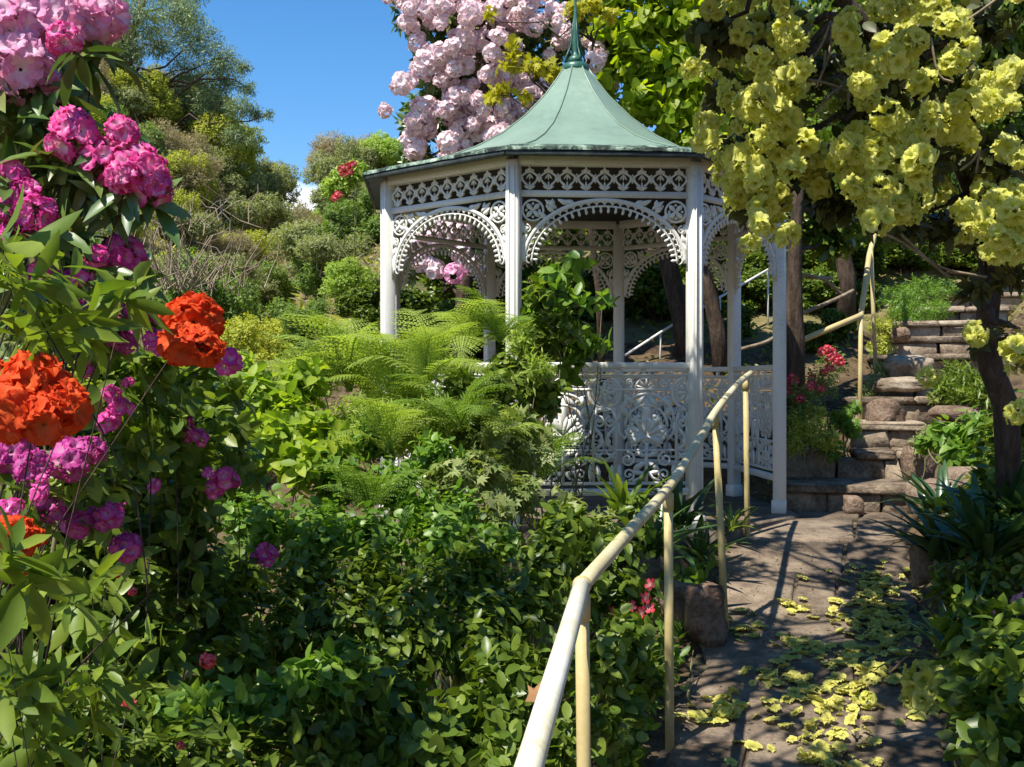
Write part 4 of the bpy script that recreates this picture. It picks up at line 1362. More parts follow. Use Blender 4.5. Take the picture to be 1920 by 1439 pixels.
# ------------------------------------------------------------------ pale pink rhododendron behind the gazebo
pts = [(340,20),(380,50),(370,120),(400,160),(430,20),(480,50),(560,30),(600,40),(700,30),(750,60),(720,90),(880,40),(900,110),(960,130),(1000,110),(1060,20),(1100,120),(1080,150),(1190,60),(1220,120),(1260,60),(1250,170),(1400,230),(1440,290),(1470,230),(1430,340),(660,230),(700,210),(760,250),(830,230),(890,210),(940,220),(620,270),(560,310),(490,290),(470,340),(540,350),(600,320),(850,300),(870,350),(700,370),(560,450),(620,460),(440,390),(390,460),(480,420),(350,470),(820,420),(870,400),(930,430),(850,470),(740,480),(690,540),(640,550),(770,560),(440,610),(500,590),(480,650),(420,720),(490,740),(390,780),(420,830),(560,620),(600,610),(640,660),(700,640),(740,610),(680,720),(640,760),(600,810),(640,850),(720,800),(760,760),(700,830),(830,720),(880,760),(900,700),(850,680),(900,620),(950,600),(960,660),(940,680),(1040,500),(1060,540),(1080,590),(1030,620),(1160,500),
       (360,-40),(450,-60),(560,-50),(680,-40),(800,-50),(950,-30),(1060,-60),(1180,-50)]
PT = [(640 + x / 3, y / 3, 1) for x, y in pts] + [(830, 430, 0), (862, 470, 0), (814, 505, 0), (792, 492, 0), (872, 430, 0), (842, 445, 0), (750, 470, 0), (765, 455, 0), (880, 500, 0), (800, 455, 0)]
rg = np.random.default_rng(31)
base = np.array([-.55, 11.7, float(ground(-.55, 11.7)) - .1])
tr = [base, base + [.02, .1, 1.0], base + [.12, .0, 2.0], base + [.2, .1, 3.0], base + [.35, .1, 4.2]]
cl = []
for px, py, r in ((800, 20, 70), (880, 40, 70), (960, 40, 70), (1050, 60, 70), (830, 130, 75), (920, 130, 75), (1000, 140, 70), (800, 220, 60), (880, 230, 80), (960, 240, 70), (1060, 200, 70), (780, 290, 40), (860, 330, 70), (950, 330, 70), (830, 440, 60), (900, 460, 60), (770, 480, 50), (1100, 0, 60), (840, -60, 80), (960, -70, 80)):
    Dd = 12.4 if py < 300 else 12.0
    cl.append((at(px, py, Dd), r * Dd / F * .92))
pk, rgp, tips, td = limb_tree('rhododendron', 'huge pale pink rhododendron tree towering behind the left of the gazebo', 'rhododendron', base, tr, cl, LM['rhodo'], M_BARK, T_LANCE2, 1500, .15, 6, 32, .10, along=.04, spread=1.15, droop=.25, shell=.5, keep=lambda P: ~in_gazebo(P, 2.0))
TM = [truss_mesh('flower_truss', PM['palepink'], FL_MID, 20, R(130), .43, 200 + i, .2) for i in range(5)]
TB = truss_mesh('flower_truss', PM['pink'], FL_MID, 20, R(140), .40, 207)
for px, py, w in PT:
    c = at(px, py, 11.15 if not w else 11.6 + rg.uniform(-.35, .35))
    r = rg.uniform(.085, .135) * (1 if w else 1.15)
    d = nrm(c - np.array([c[0] + .15, 12.9, c[2] - .25]) + np.array([-.3, 0, .5]) + rg.normal(0, .2, 3))
    put_truss(pk, TM[rg.integers(5)], c, d, r, rg)
    if w:   # a second truss tucked behind
        c2 = c + rg.normal(0, .13, 3) + np.array([.04, .20, -.05])
        put_truss(pk, TM[rg.integers(4)], c2, d, r * .95, rg)
put_truss(pk, TB, at(851, 513, 11.0), (-.1, -.7, .5), .125, rg, label='single deeper pink truss seen through the left arch of the gazebo')

# ------------------------------------------------------------------ bright green broad-leaved tree behind the gazebo roof
base = np.array([2.35, 12.2, float(ground(2.35, 12.2)) - .1])
tr = [base, base + [-.1, 0, .9], base + [-.45, .1, 1.9], base + [-.6, 0, 3.0], base + [-.7, -.1, 4.2]]
cl = [(at(px, py, 11.6), r * 11.6 / F) for px, py, r in ((1128, 165, 34), (1150, 235, 36), (1150, 60, 55), (1210, 40, 60), (1280, 40, 65), (1340, 60, 60), (1180, 120, 60), (1250, 120, 65), (1320, 140, 70), (1200, 190, 55), (1270, 210, 65), (1330, 230, 60), (1290, 275, 55), (1350, 300, 60), (1240, -40, 70), (1340, -50, 80), (1420, 100, 80), (1420, 240, 80), (1160, -20, 50))]
limb_tree('tree', 'bright green tree with big round leaves behind the right of the gazebo roof', 'tree', base, tr, cl, LM['heart'], M_BARK, T_HEART, 1350, .115, 5, 51, .075, along=.30, spread=1.1, droop=.55, shell=.4, singles=240, up=.1, keep=lambda P: ~in_gazebo(P, 1.9))
# golden-leaved maple sprays crossing the pink blossom
cl = [(at(px, py, 11.0), r * 11.0 / F) for px, py, r in ((1075, 15, 26), (1110, 10, 30), (1140, 25, 24), (960, 95, 24), (985, 118, 26), (955, 122, 22), (1010, 125, 24), (1035, 140, 20), (945, 165, 22), (925, 178, 16), (980, 185, 20), (1045, 130, 14), (915, 25, 14), (965, 75, 14))]
base = np.array([.95, 11.3, float(ground(.95, 11.3)) - .1])
tr = [base, base + [-.05, 0, 1.2], base + [-.2, .05, 2.4], base + [-.3, -.1, 3.1], base + [-.1, 0, 3.8]]
limb_tree('maple', 'golden-leaved maple with sparse sprays crossing the pale pink blossom', 'tree', base, tr, cl, LM['gold'], M_BARK, T_LOBED, 110, .085, 4, 52, .04, along=.12, spread=1.2, droop=.5, singles=150, shell=.2, fork=2)
# dark tree trunks on the bank behind
def dark_tree(label, base_px, D, pts, crown, seed, r0, group=None):
    b = at(*base_px, D); b[2] = float(ground(b[0], b[1])) - .1
    tr = [b] + [at(px, py, D) for px, py in pts]
    cl = [(at(px, py, D + .4), r * D / F) for px, py, r in crown]
    return limb_tree('tree', label, 'tree', b, tr, cl, LM['dark'], M_BARK, T_OVAL, 380, .13, 5, seed, r0, along=.15, spread=1.1, droop=.35, shell=.3, keep=lambda P: ~in_gazebo(P, 2.0))
dark_tree('dark leaning tree trunk seen through the right arch of the gazebo', (1292, 660), 12.6, [(1280, 600), (1262, 530), (1245, 470), (1240, 410), (1250, 340)], [(1180, 380, 80), (1250, 330, 80), (1240, 420, 60), (1150, 440, 50)], 61, .14)
dark_tree('dark slanting tree trunk beside the right gazebo post', (1355, 670), 12.0, [(1345, 620), (1332, 560), (1322, 500), (1318, 430), (1330, 350)], [(1340, 400, 70), (1290, 380, 60), (1400, 380, 70)], 62, .10)
dark_tree('straight dark tree trunk just right of the gazebo entrance post', (1492, 705), 9.9, [(1491, 640), (1489, 560), (1490, 480), (1494, 400), (1500, 300)], [(1490, 300, 90), (1560, 350, 90), (1430, 330, 70), (1560, 440, 60), (1460, 430, 55)], 63, .095)
dark_tree('dark tree trunk on the bank above the stairs', (1585, 560), 13.5, [(1588, 520), (1580, 470), (1590, 400), (1610, 300)], [(1600, 330, 90), (1680, 300, 90), (1540, 300, 80), (1660, 420, 60), (1760, 330, 90), (1850, 350, 80)], 64, .13)
# branches lying on the bank right of the gazebo
mb = MB()
for P in ([at(1505, 515, 12), at(1545, 525, 12), at(1585, 560, 12.2)], [at(1510, 520, 12), at(1560, 522, 12.2)], [at(1500, 590, 11), at(1570, 560, 11.4), at(1600, 545, 11.6)], [at(1390, 655, 10.8), at(1440, 640, 11), at(1475, 615, 11.2)]):
    mb.tube(smooth_path(P, 4), .02, 6)
set_props(mb.build('fallen_branches', [M_TWIG], None, True), 'pale fallen branches lying on the brown bank behind the handrail', 'branches')

# dark undergrowth on the bank behind the gazebo and under the yellow rhododendron
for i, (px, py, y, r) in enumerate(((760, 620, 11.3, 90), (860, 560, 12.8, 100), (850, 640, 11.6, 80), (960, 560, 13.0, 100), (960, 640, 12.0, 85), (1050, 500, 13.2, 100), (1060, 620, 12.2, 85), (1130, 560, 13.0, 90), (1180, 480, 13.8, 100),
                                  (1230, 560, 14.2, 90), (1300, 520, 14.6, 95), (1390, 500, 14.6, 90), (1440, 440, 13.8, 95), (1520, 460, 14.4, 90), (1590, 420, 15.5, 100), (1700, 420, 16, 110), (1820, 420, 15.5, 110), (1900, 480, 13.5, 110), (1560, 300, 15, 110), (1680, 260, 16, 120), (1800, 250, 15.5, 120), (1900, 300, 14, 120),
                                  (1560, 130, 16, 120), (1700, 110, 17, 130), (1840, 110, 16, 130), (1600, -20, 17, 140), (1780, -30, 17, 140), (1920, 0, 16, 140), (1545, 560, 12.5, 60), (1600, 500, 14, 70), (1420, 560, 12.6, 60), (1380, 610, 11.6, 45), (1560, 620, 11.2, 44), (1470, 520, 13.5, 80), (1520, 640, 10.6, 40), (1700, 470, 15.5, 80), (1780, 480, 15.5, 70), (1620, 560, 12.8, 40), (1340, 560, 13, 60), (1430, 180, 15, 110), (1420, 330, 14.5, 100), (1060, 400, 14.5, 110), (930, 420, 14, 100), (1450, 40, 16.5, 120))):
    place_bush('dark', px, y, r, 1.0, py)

# ------------------------------------------------------------------ ferns below the gazebo
def frond_mesh(name, mat, seed, pairs=20, width=.34, arch=.55, sub=7, taper=1.0):
    """one arching frond of length about 1 along +Y: rachis with feathered leaflets"""
    rg = np.random.default_rng(seed)
    mb = MB()
    n = pairs + 3
    t = np.linspace(0, 1, n)
    ax = np.c_[.03 * np.sin(t * 3 + seed), t * (1 - .15 * arch * t), .42 * arch * np.sin(t * math.pi * .72) - .30 * arch * t ** 2.2]
    mb.tube(ax, np.linspace(.010, .002, n), 4, cap=False)
    tg = nrm(np.gradient(ax, axis=0))
    V = []; T = []
    for i in range(2, n):
        k = (i - 2) / (n - 3)
        L = width * (math.sin(math.pi * min(1, (k * .86 + .16))) ** .75) * taper + .012
        for s in (-1, 1):
            side = nrm(np.cross(tg[i], [0, 0, 1]) * s + tg[i] * (.32 + .25 * k) + np.array([0, 0, rg.normal(.03, .08)]))
            up = np.array([0, 0, 1.0]); fw = nrm(tg[i] - side * (tg[i] @ side))
            w = .78 / pairs
            m = sub
            for q in range(m):
                a0 = q / m; a1 = (q + .78) / m; am = (q + .5) / m
                wl = w * (1 - .75 * am) * .95
                dz = lambda a: -.22 * a * a * L
                b0 = ax[i] + side * L * a0 + [0, 0, dz(a0)]; b1 = ax[i] + side * L * a1 + [0, 0, dz(a1)]
                for e in (-1, 1):
                    tip = ax[i] + side * L * (am + .5 / m) + fw * e * wl + [0, 0, dz(am) - .006]
                    o = len(V); V += [b0, b1, tip]; T.append((o, o + 1, o + 2))
    mb.add(V, T)
    return mb.mesh(name, [mat], False)

def fern(label, px, py, D, size, n, meshes, seed, tilt=(.35, 1.0), aim=None, group=None):
    """px, py: where the heart of the fern is seen"""
    rg = np.random.default_rng(seed)
    c = at(px, py, D)
    gz = float(ground(c[0], c[1]))
    t = thing('fern', label, 'fern', (c[0], c[1], gz), group)
    if c[2] - gz > 9:
        MB().tube([(c[0], c[1], gz - .1), (c[0] + .02, c[1], (gz + c[2]) / 2), c], [.05, .042, .04], 8).build('stem', [M_BARK], t, True)
    for i in range(n):
        az = 2 * math.pi * i / n + rg.normal(0, .18)
        el = rg.uniform(*tilt)
        d = Vector((math.cos(az) * math.cos(el), math.sin(az) * math.cos(el), math.sin(el)))
        if aim is not None: d = (d + Vector(aim)).normalized()
        y = d; x = y.cross(Vector((0, 0, 1))).normalized(); z = x.cross(y)
        s = size * rg.uniform(.75, 1.15)
        M = Matrix(((x.x * s, y.x * s, z.x * s, c[0]), (x.y * s, y.y * s, z.y * s, c[1]), (x.z * s, y.z * s, z.z * s, c[2]), (0, 0, 0, 1)))
        link('frond', meshes[i % len(meshes)], t, M)
    return t
FR = [frond_mesh('frond', LM['fern'], i, 22, .30, .7) for i in range(3)]
FRD = [frond_mesh('frond', LM['fernd'], 10 + i, 22, .28, .6) for i in range(2)]
FRS = [frond_mesh('frond', LM['fern'], 20 + i, 16, .22, 1.0, 5) for i in range(2)]
fern('tall bright yellow-green fern left of the gazebo post', 655, 735, 6.4, .62, 11, FR, 1, (.3, 1.2))
fern('bright yellow-green fern in front of the left gazebo post', 735, 770, 6.2, .55, 10, FR, 2, (.2, 1.1))
fern('yellow-green fern drooping below the gazebo opening', 880, 655, 6.7, .50, 12, FR, 3, (-.2, .9))
fern('shaggy fern hanging against the second gazebo post', 935, 640, 6.6, .42, 10, FRD, 4, (-.3, .9))
fern('yellow-green fern in the middle of the sunlit bank', 800, 720, 6.0, .52, 11, FR, 5, (.1, 1.0))
fern('low sunlit fern in the hollow between the tall ferns', 725, 850, 5.5, .46, 10, FR, 6, (.1, 1.0))
fern('soft fern behind the round-leaved bright bush on the left', 560, 760, 6.3, .50, 10, FR, 7, (.2, 1.1))
fern('dark green fern in the shade below the ferns', 860, 800, 5.6, .46, 10, FRD, 8, (.0, .9))
fern('dark feathery fern at the foot of the railing', 1020, 900, 6.2, .40, 9, FRD, 9, (.0, .9))
fern('small bright fern beside the yellow lobed leaves', 930, 850, 5.8, .36, 9, FRS, 10, (.0, 1.0))
fern('feathery fern low in the centre of the garden bed', 690, 960, 4.9, .38, 9, FRD, 11, (.1, 1.0))
fern('small fern at the bottom right beside the handrail posts', 1160, 1405, 4.1, .16, 8, FRS, 12, (.2, 1.0))
fern('pale fern in the left part of the sunlit bank', 520, 860, 5.6, .42, 9, FR, 14, (.1, 1.0))

# ------------------------------------------------------------------ shrubs of the middle bank
free = lambda P: ~in_gazebo(P, 1.62) & ~on_path(P, PW + .05)
shrub('shrub', 'sunlit yellow-green shrub with broad leaves left of the ferns', 'shrub',
      [(480, 740, 5.6, 55), (540, 790, 5.5, 60), (490, 830, 5.2, 60), (570, 720, 5.8, 45), (450, 700, 5.8, 40), (610, 820, 5.4, 50), (560, 870, 5.1, 50)],
      T_OVAL, LM['lime'], .085, 260, 6, 1.15, .10, .2, 200, 301, keep=free)
shrub('shrub', 'light green ivy-like shrub climbing in front of the gazebo railing', 'shrub',
      [(960, 700, 6.5, 50), (1010, 640, 6.6, 50), (1020, 740, 6.5, 45), (960, 780, 6.3, 50), (900, 740, 6.2, 50), (1010, 560, 6.6, 40), (1060, 610, 6.6, 36)],
      T_ROUND, LM['mid'], .055, 330, 6, 1.1, .12, .25, 220, 302, keep=lambda P: ~on_path(P))
shrub('climber', 'leafy climber reaching up inside the front opening of the gazebo', 'climber',
      [(1040, 520, 6.85, 26), (1075, 490, 6.9, 20), (1030, 570, 6.85, 34), (1085, 560, 6.85, 22), (1120, 640, 6.85, 22), (1085, 640, 6.85, 36), (1000, 600, 6.8, 28), (1130, 550, 6.9, 10), (1060, 690, 6.8, 26)],
      T_OVAL, LM['fresh'], .105, 62, 5, 1.15, .16, .35, 200, 303, stem_r=.008, keep=lambda P: ~on_path(P))
shrub('shrub', 'pale yellow lobed-leaved plant in front of the railing panel', 'shrub',
      [(985, 800, 5.9, 30), (1000, 835, 5.9, 34), (960, 830, 5.8, 34), (930, 800, 5.8, 26)],
      T_LOBED, LM['pale'], .10, 45, 5, 1.2, .08, .25, 130, 304, keep=free)
shrub('shrub', 'pale scrambling plant with lobed leaves below the railing', 'shrub',
      [(900, 880, 5.4, 46), (980, 920, 5.5, 44), (1060, 960, 5.6, 40), (840, 900, 5.2, 44), (1120, 985, 5.7, 34), (930, 960, 5.2, 40)],
      T_LOBED, LM['pale'], .060, 230, 5, 1.15, .10, .25, 200, 305, keep=free)
shrub('shrub', 'mid green shrub with fine twigs in the centre of the bank', 'shrub',
      [(640, 900, 5.2, 60), (740, 910, 5.1, 60), (820, 860, 5.3, 55), (700, 820, 5.6, 50), (790, 960, 4.9, 55), (620, 980, 4.8, 55), (860, 960, 5.0, 50)],
      T_OVAL, LM['fresh'], .048, 700, 6, 1.1, .13, .2, 220, 306, keep=free)
shrub('shrub', 'small dark leafy shrub against the left of the railing panel', 'shrub',
      [(880, 800, 5.9, 50), (930, 720, 6.2, 46), (860, 730, 6.1, 40), (1000, 700, 6.4, 40)],
      T_OVAL, LM['mid'], .05, 300, 6, 1.1, .12, .2, 160, 307, keep=free)

shrub('shrub', 'fine bright green undergrowth between the sunlit ferns', 'shrub',
      [(650, 800, 6.0, 60), (740, 800, 5.9, 60), (820, 790, 5.8, 50), (600, 700, 6.6, 45), (690, 690, 6.7, 50), (780, 690, 6.6, 45), (860, 700, 6.5, 45), (760, 740, 6.4, 55), (900, 780, 5.9, 40), (960, 800, 6.0, 40), (1010, 690, 6.3, 36), (980, 640, 6.4, 36), (560, 690, 6.8, 50), (930, 870, 5.8, 40)],
      T_NEEDLE, LM['fern'], .055, 2000, 7, 1.0, .14, .1, 60, 308, keep=free)
shrub('shrub', 'mid green leafy shrub hiding the left railing panel of the gazebo', 'shrub',
      [(770, 800, 6.9, 60), (830, 760, 6.9, 55), (890, 820, 6.6, 55), (760, 720, 7.1, 45), (930, 870, 6.2, 50), (700, 760, 7.2, 50), (960, 880, 6.0, 40)],
      T_OVAL, LM['fresh'], .055, 420, 6, 1.1, .12, .2, 80, 309, keep=free)
shrub('shrub', 'leafy green backing shrub between the orange azalea and the sunlit shrub', 'shrub',
      [(330, 730, 4.2, 80), (400, 780, 4.2, 80), (270, 800, 3.9, 80), (350, 880, 4.0, 80), (430, 860, 4.4, 60), (200, 720, 3.9, 70), (240, 900, 3.8, 70), (170, 830, 3.6, 70)],
      T_OVAL, LM['mid'], .060, 420, 6, 1.1, .12, .2, 160, 310, keep=free)
shrub('shrub', 'dense dark leafy shrub behind the purple blossoms at the left edge', 'shrub',
      [(60, 950, 3.2, 90), (150, 1020, 3.2, 90), (60, 1100, 3.1, 90), (180, 1150, 3.1, 90), (60, 1230, 3.0, 80), (280, 1210, 3.2, 80), (250, 1010, 3.5, 80), (40, 820, 3.3, 80), (140, 880, 3.4, 70)],
      T_OVAL, LM['dark'], .065, 480, 6, 1.15, .12, .2, 120, 311, keep=free)
shrub('shrub', 'leafy shrub mixed among the magenta blossoms at the upper left edge', 'shrub',
      [(50, 420, 3.2, 80), (150, 470, 3.3, 70), (60, 560, 3.1, 80), (170, 620, 3.4, 70), (40, 680, 3.2, 70), (250, 520, 3.5, 40)],
      T_LANCE2, LM['rhodo'], .075, 150, 6, 1.15, .08, .25, 80, 312, keep=free)
# ------------------------------------------------------------------ dark leafy bed across the bottom
BED = [
 ('shrub', 'dark glossy round-leaved shrub in the middle of the bottom edge', T_ROUND, 'dark', .052, 420, [(640, 1420, 3.3, 110), (800, 1430, 3.3, 110), (720, 1330, 3.6, 100), (880, 1360, 3.5, 80)], 190),
 ('shrub', 'dark oval-leaved shrub just left of the handrail elbow', T_OVAL, 'dark', .058, 430, [(900, 1200, 4.0, 100), (1000, 1120, 4.2, 80), (960, 1290, 3.7, 90), (1030, 1040, 4.6, 70), (900, 1080, 4.4, 80)], 190),
 ('shrub', 'sunlit row of fresh green leaves low on the left of the bed', T_OVAL, 'fresh', .062, 190, [(340, 1330, 3.0, 50), (430, 1325, 3.1, 52), (520, 1310, 3.2, 52), (610, 1270, 3.3, 56), (650, 1240, 3.4, 40)], 190),
 ('shrub', 'deep green shrub in the shaded middle of the garden bed', T_OVAL, 'dark', .052, 560, [(520, 1200, 3.9, 100), (640, 1180, 4.0, 100), (760, 1210, 3.9, 100), (560, 1100, 4.4, 90), (700, 1090, 4.4, 90), (810, 1120, 4.3, 90)], 180),
 ('shrub', 'deep green small-leaved shrub below the ferns', T_ROUND, 'fresh', .040, 620, [(480, 980, 4.7, 80), (580, 1010, 4.6, 80), (700, 1010, 4.7, 80), (820, 1020, 4.7, 80), (430, 900, 4.9, 60), (930, 1020, 4.8, 60)], 180),
 ('shrub', 'dark broad-leaved shrub under the purple blossom on the left', T_OVAL, 'dark', .064, 420, [(330, 1010, 3.6, 90), (360, 1120, 3.5, 90), (230, 1110, 3.2, 80), (430, 1090, 3.9, 80), (300, 900, 3.9, 80), (420, 1210, 3.5, 80)], 180),
 ('shrub', 'dark leafy shrub along the bottom left edge', T_OVAL, 'dark', .052, 440, [(60, 1430, 2.6, 100), (200, 1420, 2.7, 110), (340, 1430, 2.8, 100), (470, 1440, 3.0, 100), (130, 1350, 2.8, 80), (260, 1340, 3.0, 80), (560, 1390, 3.2, 80)], 190),
 ('shrub', 'mid green shrub with oval leaves at the bottom edge just left of the handrail', T_OVAL, 'mid', .055, 240, [(1040, 1390, 3.5, 60), (960, 1420, 3.2, 60), (1050, 1250, 3.9, 60), (1130, 1250, 4.2, 60)], 120),
 ('shrub', 'green undergrowth between the two nearest handrail posts', T_ROUND, 'mid', .05, 330, [(1180, 1340, 4.3, 60), (1170, 1200, 4.6, 60), (1200, 1420, 4.2, 50), (1210, 1270, 4.7, 44), (1120, 1360, 4.0, 50)], 120),
 ('shrub', 'green undergrowth beside the foot of the second handrail post', T_OVAL, 'fresh', .06, 150, [(1290, 1300, 5.0, 36), (1300, 1220, 5.3, 34), (1290, 1380, 4.7, 34)], 100),
 ('shrub', 'dark shrub in the hollow behind the handrail elbow', T_OVAL, 'dark', .07, 330, [(1110, 1080, 5.0, 60), (1160, 1040, 5.4, 60), (1060, 1000, 5.2, 60), (1180, 1120, 5.0, 56), (1200, 960, 6.0, 40)], 140),
]
for i, (nm, lb, tp, mt, Lf, n, cl, ns) in enumerate(BED):
    shrub(nm, lb, 'shrub', cl, tp, LM[mt], Lf, n, 6, 1.15, .14, .18, ns, 330 + i, keep=free, stem_r=.010)

def strappy(name, label, cat, px, py, D, n, L, seed, lean=.5, mat='strap', w=.055, group=None):
    """clump of arching strap leaves; px, py: the foot"""
    rg = np.random.default_rng(seed)
    c = at(px, py, D); c[2] = min(c[2], float(ground(c[0], c[1])) + .05) if py is None else c[2]
    t = thing(name, label, cat, c, group)
    T = leaf_tpl(w * 2, ((.12, .8), (.3, 1.0), (.5, 1.0), (.7, .8), (.87, .5)), .25, .0)
    me = []
    for q in range(3):
        V = T[0].copy(); b = (.35, .6, .9)[q]
        a = V[:, 1] * b * 1.35
        V2 = V.copy(); V2[:, 1] = np.sin(a) / (b * 1.35); V2[:, 2] = V[:, 2] - (1 - np.cos(a)) / (b * 1.35)
        me.append(MB().add(V2, T[1]).mesh('blade', [LM[mat]], True))
    for i in range(n):
        az = rg.uniform(0, 2 * math.pi); el = rg.uniform(.55, 1.35)
        d = Vector((math.cos(az) * math.cos(el), math.sin(az) * math.cos(el), math.sin(el)))
        x = d.cross(Vector((0, 0, 1))).normalized(); z = x.cross(d)
        s = L * rg.uniform(.6, 1.15)
        M = Matrix(((x.x * s, d.x * s, z.x * s, c[0] + rg.normal(0, .03)), (x.y * s, d.y * s, z.y * s, c[1] + rg.normal(0, .03)), (x.z * s, d.z * s, z.z * s, c[2] - .02), (0, 0, 0, 1)))
        link('blade', me[i % 3], t, M)
    return t
strappy('strap_plant', 'dark strap-leaved clump beside the gazebo post at the rail', 'plant', 1275, 985, 6.7, 34, .42, 1)
strappy('strap_plant', 'strap-leaved clump left of the third handrail post', 'plant', 1225, 1040, 6.0, 34, .42, 2)
strappy('strap_plant', 'strap-leaved clump behind the reddish edging stones', 'plant', 1310, 1050, 6.6, 30, .36, 3)
strappy('strap_plant', 'strap-leaved plant in front of the lower railing panel', 'plant', 1170, 960, 6.4, 26, .36, 4, mat='mid')
strappy('strap_plant', 'thin-leaved clump with red flowers below the rail', 'plant', 1190, 1260, 4.9, 26, .28, 5, mat='pale', w=.03)
strappy('strap_plant', 'strap-leaved clump at the foot of the last handrail post', 'plant', 1370, 990, 7.3, 20, .26, 6, mat='mid')
# red flowers between the posts
FR_RED = fl_set('red', FL_LOW)
t = thing('red_flower', 'small dark red flower heads between the handrail elbow post and the second post', 'flowers', at(1190, 1240, 4.9))
rg = np.random.default_rng(8)
mb = MB(); foot = at(1185, 1290, 4.9)
for px, py in ((1222, 1097), (1208, 1122), (1183, 1138), (1148, 1148), (1155, 1178), (1200, 1150), (1215, 1140)):
    c = at(px, py, 4.85); mb.tube([foot, (foot + c) / 2 + rg.normal(0, .02, 3), c], .004, 4)
    put_truss(t, FR_RED[rg.integers(3)], c, (rg.normal(0, .4), -.7, .4), .030, rg, 'flower')
mb.build('stalks', [M_STEM], t, True)

# ------------------------------------------------------------------ flowers on the left, close to the camera
def flower_bush(name, label, cat, key, trusses, leafmat, leaf_cl, tpl, L, n, seed, base, k=7, spread=1.1, droop=.3, hi=True, fr=.48, nf=17, singles=200, along=.03, cover=R(125), stem_r=.012, collar=True, smallr=None, up=.4):
    """trusses: (px, py, radius px, depth); leaves in clusters and in a collar under each truss"""
    rg = np.random.default_rng(seed)
    t = thing(name, label, cat, base)
    FL = fl_set(key, FL_HI)
    LOWT = [truss_mesh('flower_truss', PM[key], FL_MID, 11, R(120), .54, seed + 50 + i, .22) for i in range(3)]
    tops = []; tips = []; tds = []
    for q in trusses:
        px, py, r, D = q[:4]
        c = at(px, py, D); rr = r * D / F
        d = nrm(np.array([rg.normal(.15, .3), rg.normal(-.45, .25), rg.uniform(.3, .8)]))
        if hi and r >= 27:
            open_truss(t, FL, CORE, c, d, rr, rg, nf, cover, fr)
        else:
            put_truss(t, LOWT[rg.integers(3)], c, d, rr, rg)
        tops.append(c - d * rr * .5)
        if collar:
            tips.append(c - d * rr * .62); tds.append(d)
    for q in leaf_cl:
        px, py, r, D, m = q
        P, dd = ellip_tips(rg, at(px, py, D), r * D / F, m, .3, up)
        tips += list(P); tds += list(dd); tops += list(P[:max(1, m // 3)])
    tips = np.array(tips); tds = np.array(tds)
    pick = [tops[i] for i in rg.permutation(len(tops))[:7]]
    stems(t, base, pick, stem_r * .55, M_BARK, rg, sides=6, wob=.03)
    foliage(t, whorls(rg, tips, tds, k, spread, L, along, droop), tpl, LM[leafmat], singles=singles, keep=free)
    return t
gz = lambda x, y: float(ground(x, y)) - .05
flower_bush('rhododendron', 'pale pink rhododendron with big frilly trusses in the top left corner', 'rhododendron', 'pink',
  [(70, 45, 80, 2.5), (18, 55, 62, 2.4), (180, 32, 58, 2.6), (35, 128, 66, 2.4), (88, 160, 40, 2.45), (-30, 120, 70, 2.4), (62, 20, 46, 2.7), (10, -20, 70, 2.75), (130, -25, 56, 2.8)],
  'rhodo', [(60, 210, 50, 2.5, 5), (150, 110, 30, 2.55, 3), (20, 240, 40, 2.4, 4), (190, 100, 24, 2.6, 2), (120, 100, 30, 2.6, 3), (10, 330, 50, 2.6, 4)], T_LANCE, .135, 20, 401,
  np.array([-1.75, 2.6, gz(-1.75, 2.6)]), 6, 1.35, .55)
flower_bush('rhododendron', 'hot pink rhododendron branch reaching out in front of the hillside', 'rhododendron', 'hot',
  [(140, 252, 52, 2.32), (230, 248, 34, 2.32), (190, 302, 46, 2.32), (258, 318, 54, 2.32), (282, 352, 38, 2.32), (105, 275, 24, 2.32), (130, 290, 20, 2.32), (120, 75, 40, 2.32), (232, 330, 34, 2.28)],
  'rhodo', [(150, 340, 30, 2.36, 3), (70, 330, 40, 2.36, 4), (190, 370, 20, 2.36, 2), (90, 300, 30, 2.36, 3)], T_LANCE, .105, 20, 402,
  np.array([-1.6, 2.9, gz(-1.6, 2.4)]), 6, 1.3, .5)
flower_bush('rhododendron', 'magenta rhododendron with loose trusses at the left edge below the pink ones', 'rhododendron', 'magenta',
  [(48, 365, 30, 2.28), (20, 395, 30, 2.28), (65, 405, 38, 2.25), (22, 440, 28, 2.28), (85, 445, 18, 2.28), (30, 325, 26, 2.28), (232, 478, 42, 2.4), (152, 520, 24, 2.32), (112, 538, 32, 2.32), (255, 500, 26, 2.4), (180, 480, 22, 2.32), (75, 505, 26, 2.28)],
  'rhodo', [(50, 430, 50, 2.6, 5), (150, 450, 40, 2.36, 4), (20, 500, 40, 2.6, 4)], T_LANCE, .10, 20, 403,
  np.array([-1.7, 2.75, gz(-1.7, 2.32)]), 6, 1.3, .5)
flower_bush('rhododendron', 'purple rhododendron blossoming behind the orange-red azalea', 'rhododendron', 'purple',
  [(150, 600, 40, 2.7), (205, 618, 32, 2.75), (255, 575, 32, 2.75), (235, 640, 26, 2.8), (130, 585, 30, 2.7), (285, 590, 24, 2.8), (130, 862, 42, 2.2), (60, 880, 38, 2.1), (170, 845, 30, 2.3), (95, 955, 32, 2.2), (150, 978, 40, 2.3), (205, 968, 26, 2.3), (236, 1026, 32, 2.35), (20, 850, 36, 2.2)],
  'mid', [(120, 900, 60, 2.3, 6), (200, 920, 50, 2.4, 5), (180, 650, 50, 2.8, 5), (60, 940, 40, 2.2, 4)], T_OVAL, .055, 20, 404,
  np.array([-1.5, 2.7, gz(-1.5, 2.7)]), 6, 1.15, .3, fr=.52, nf=12)
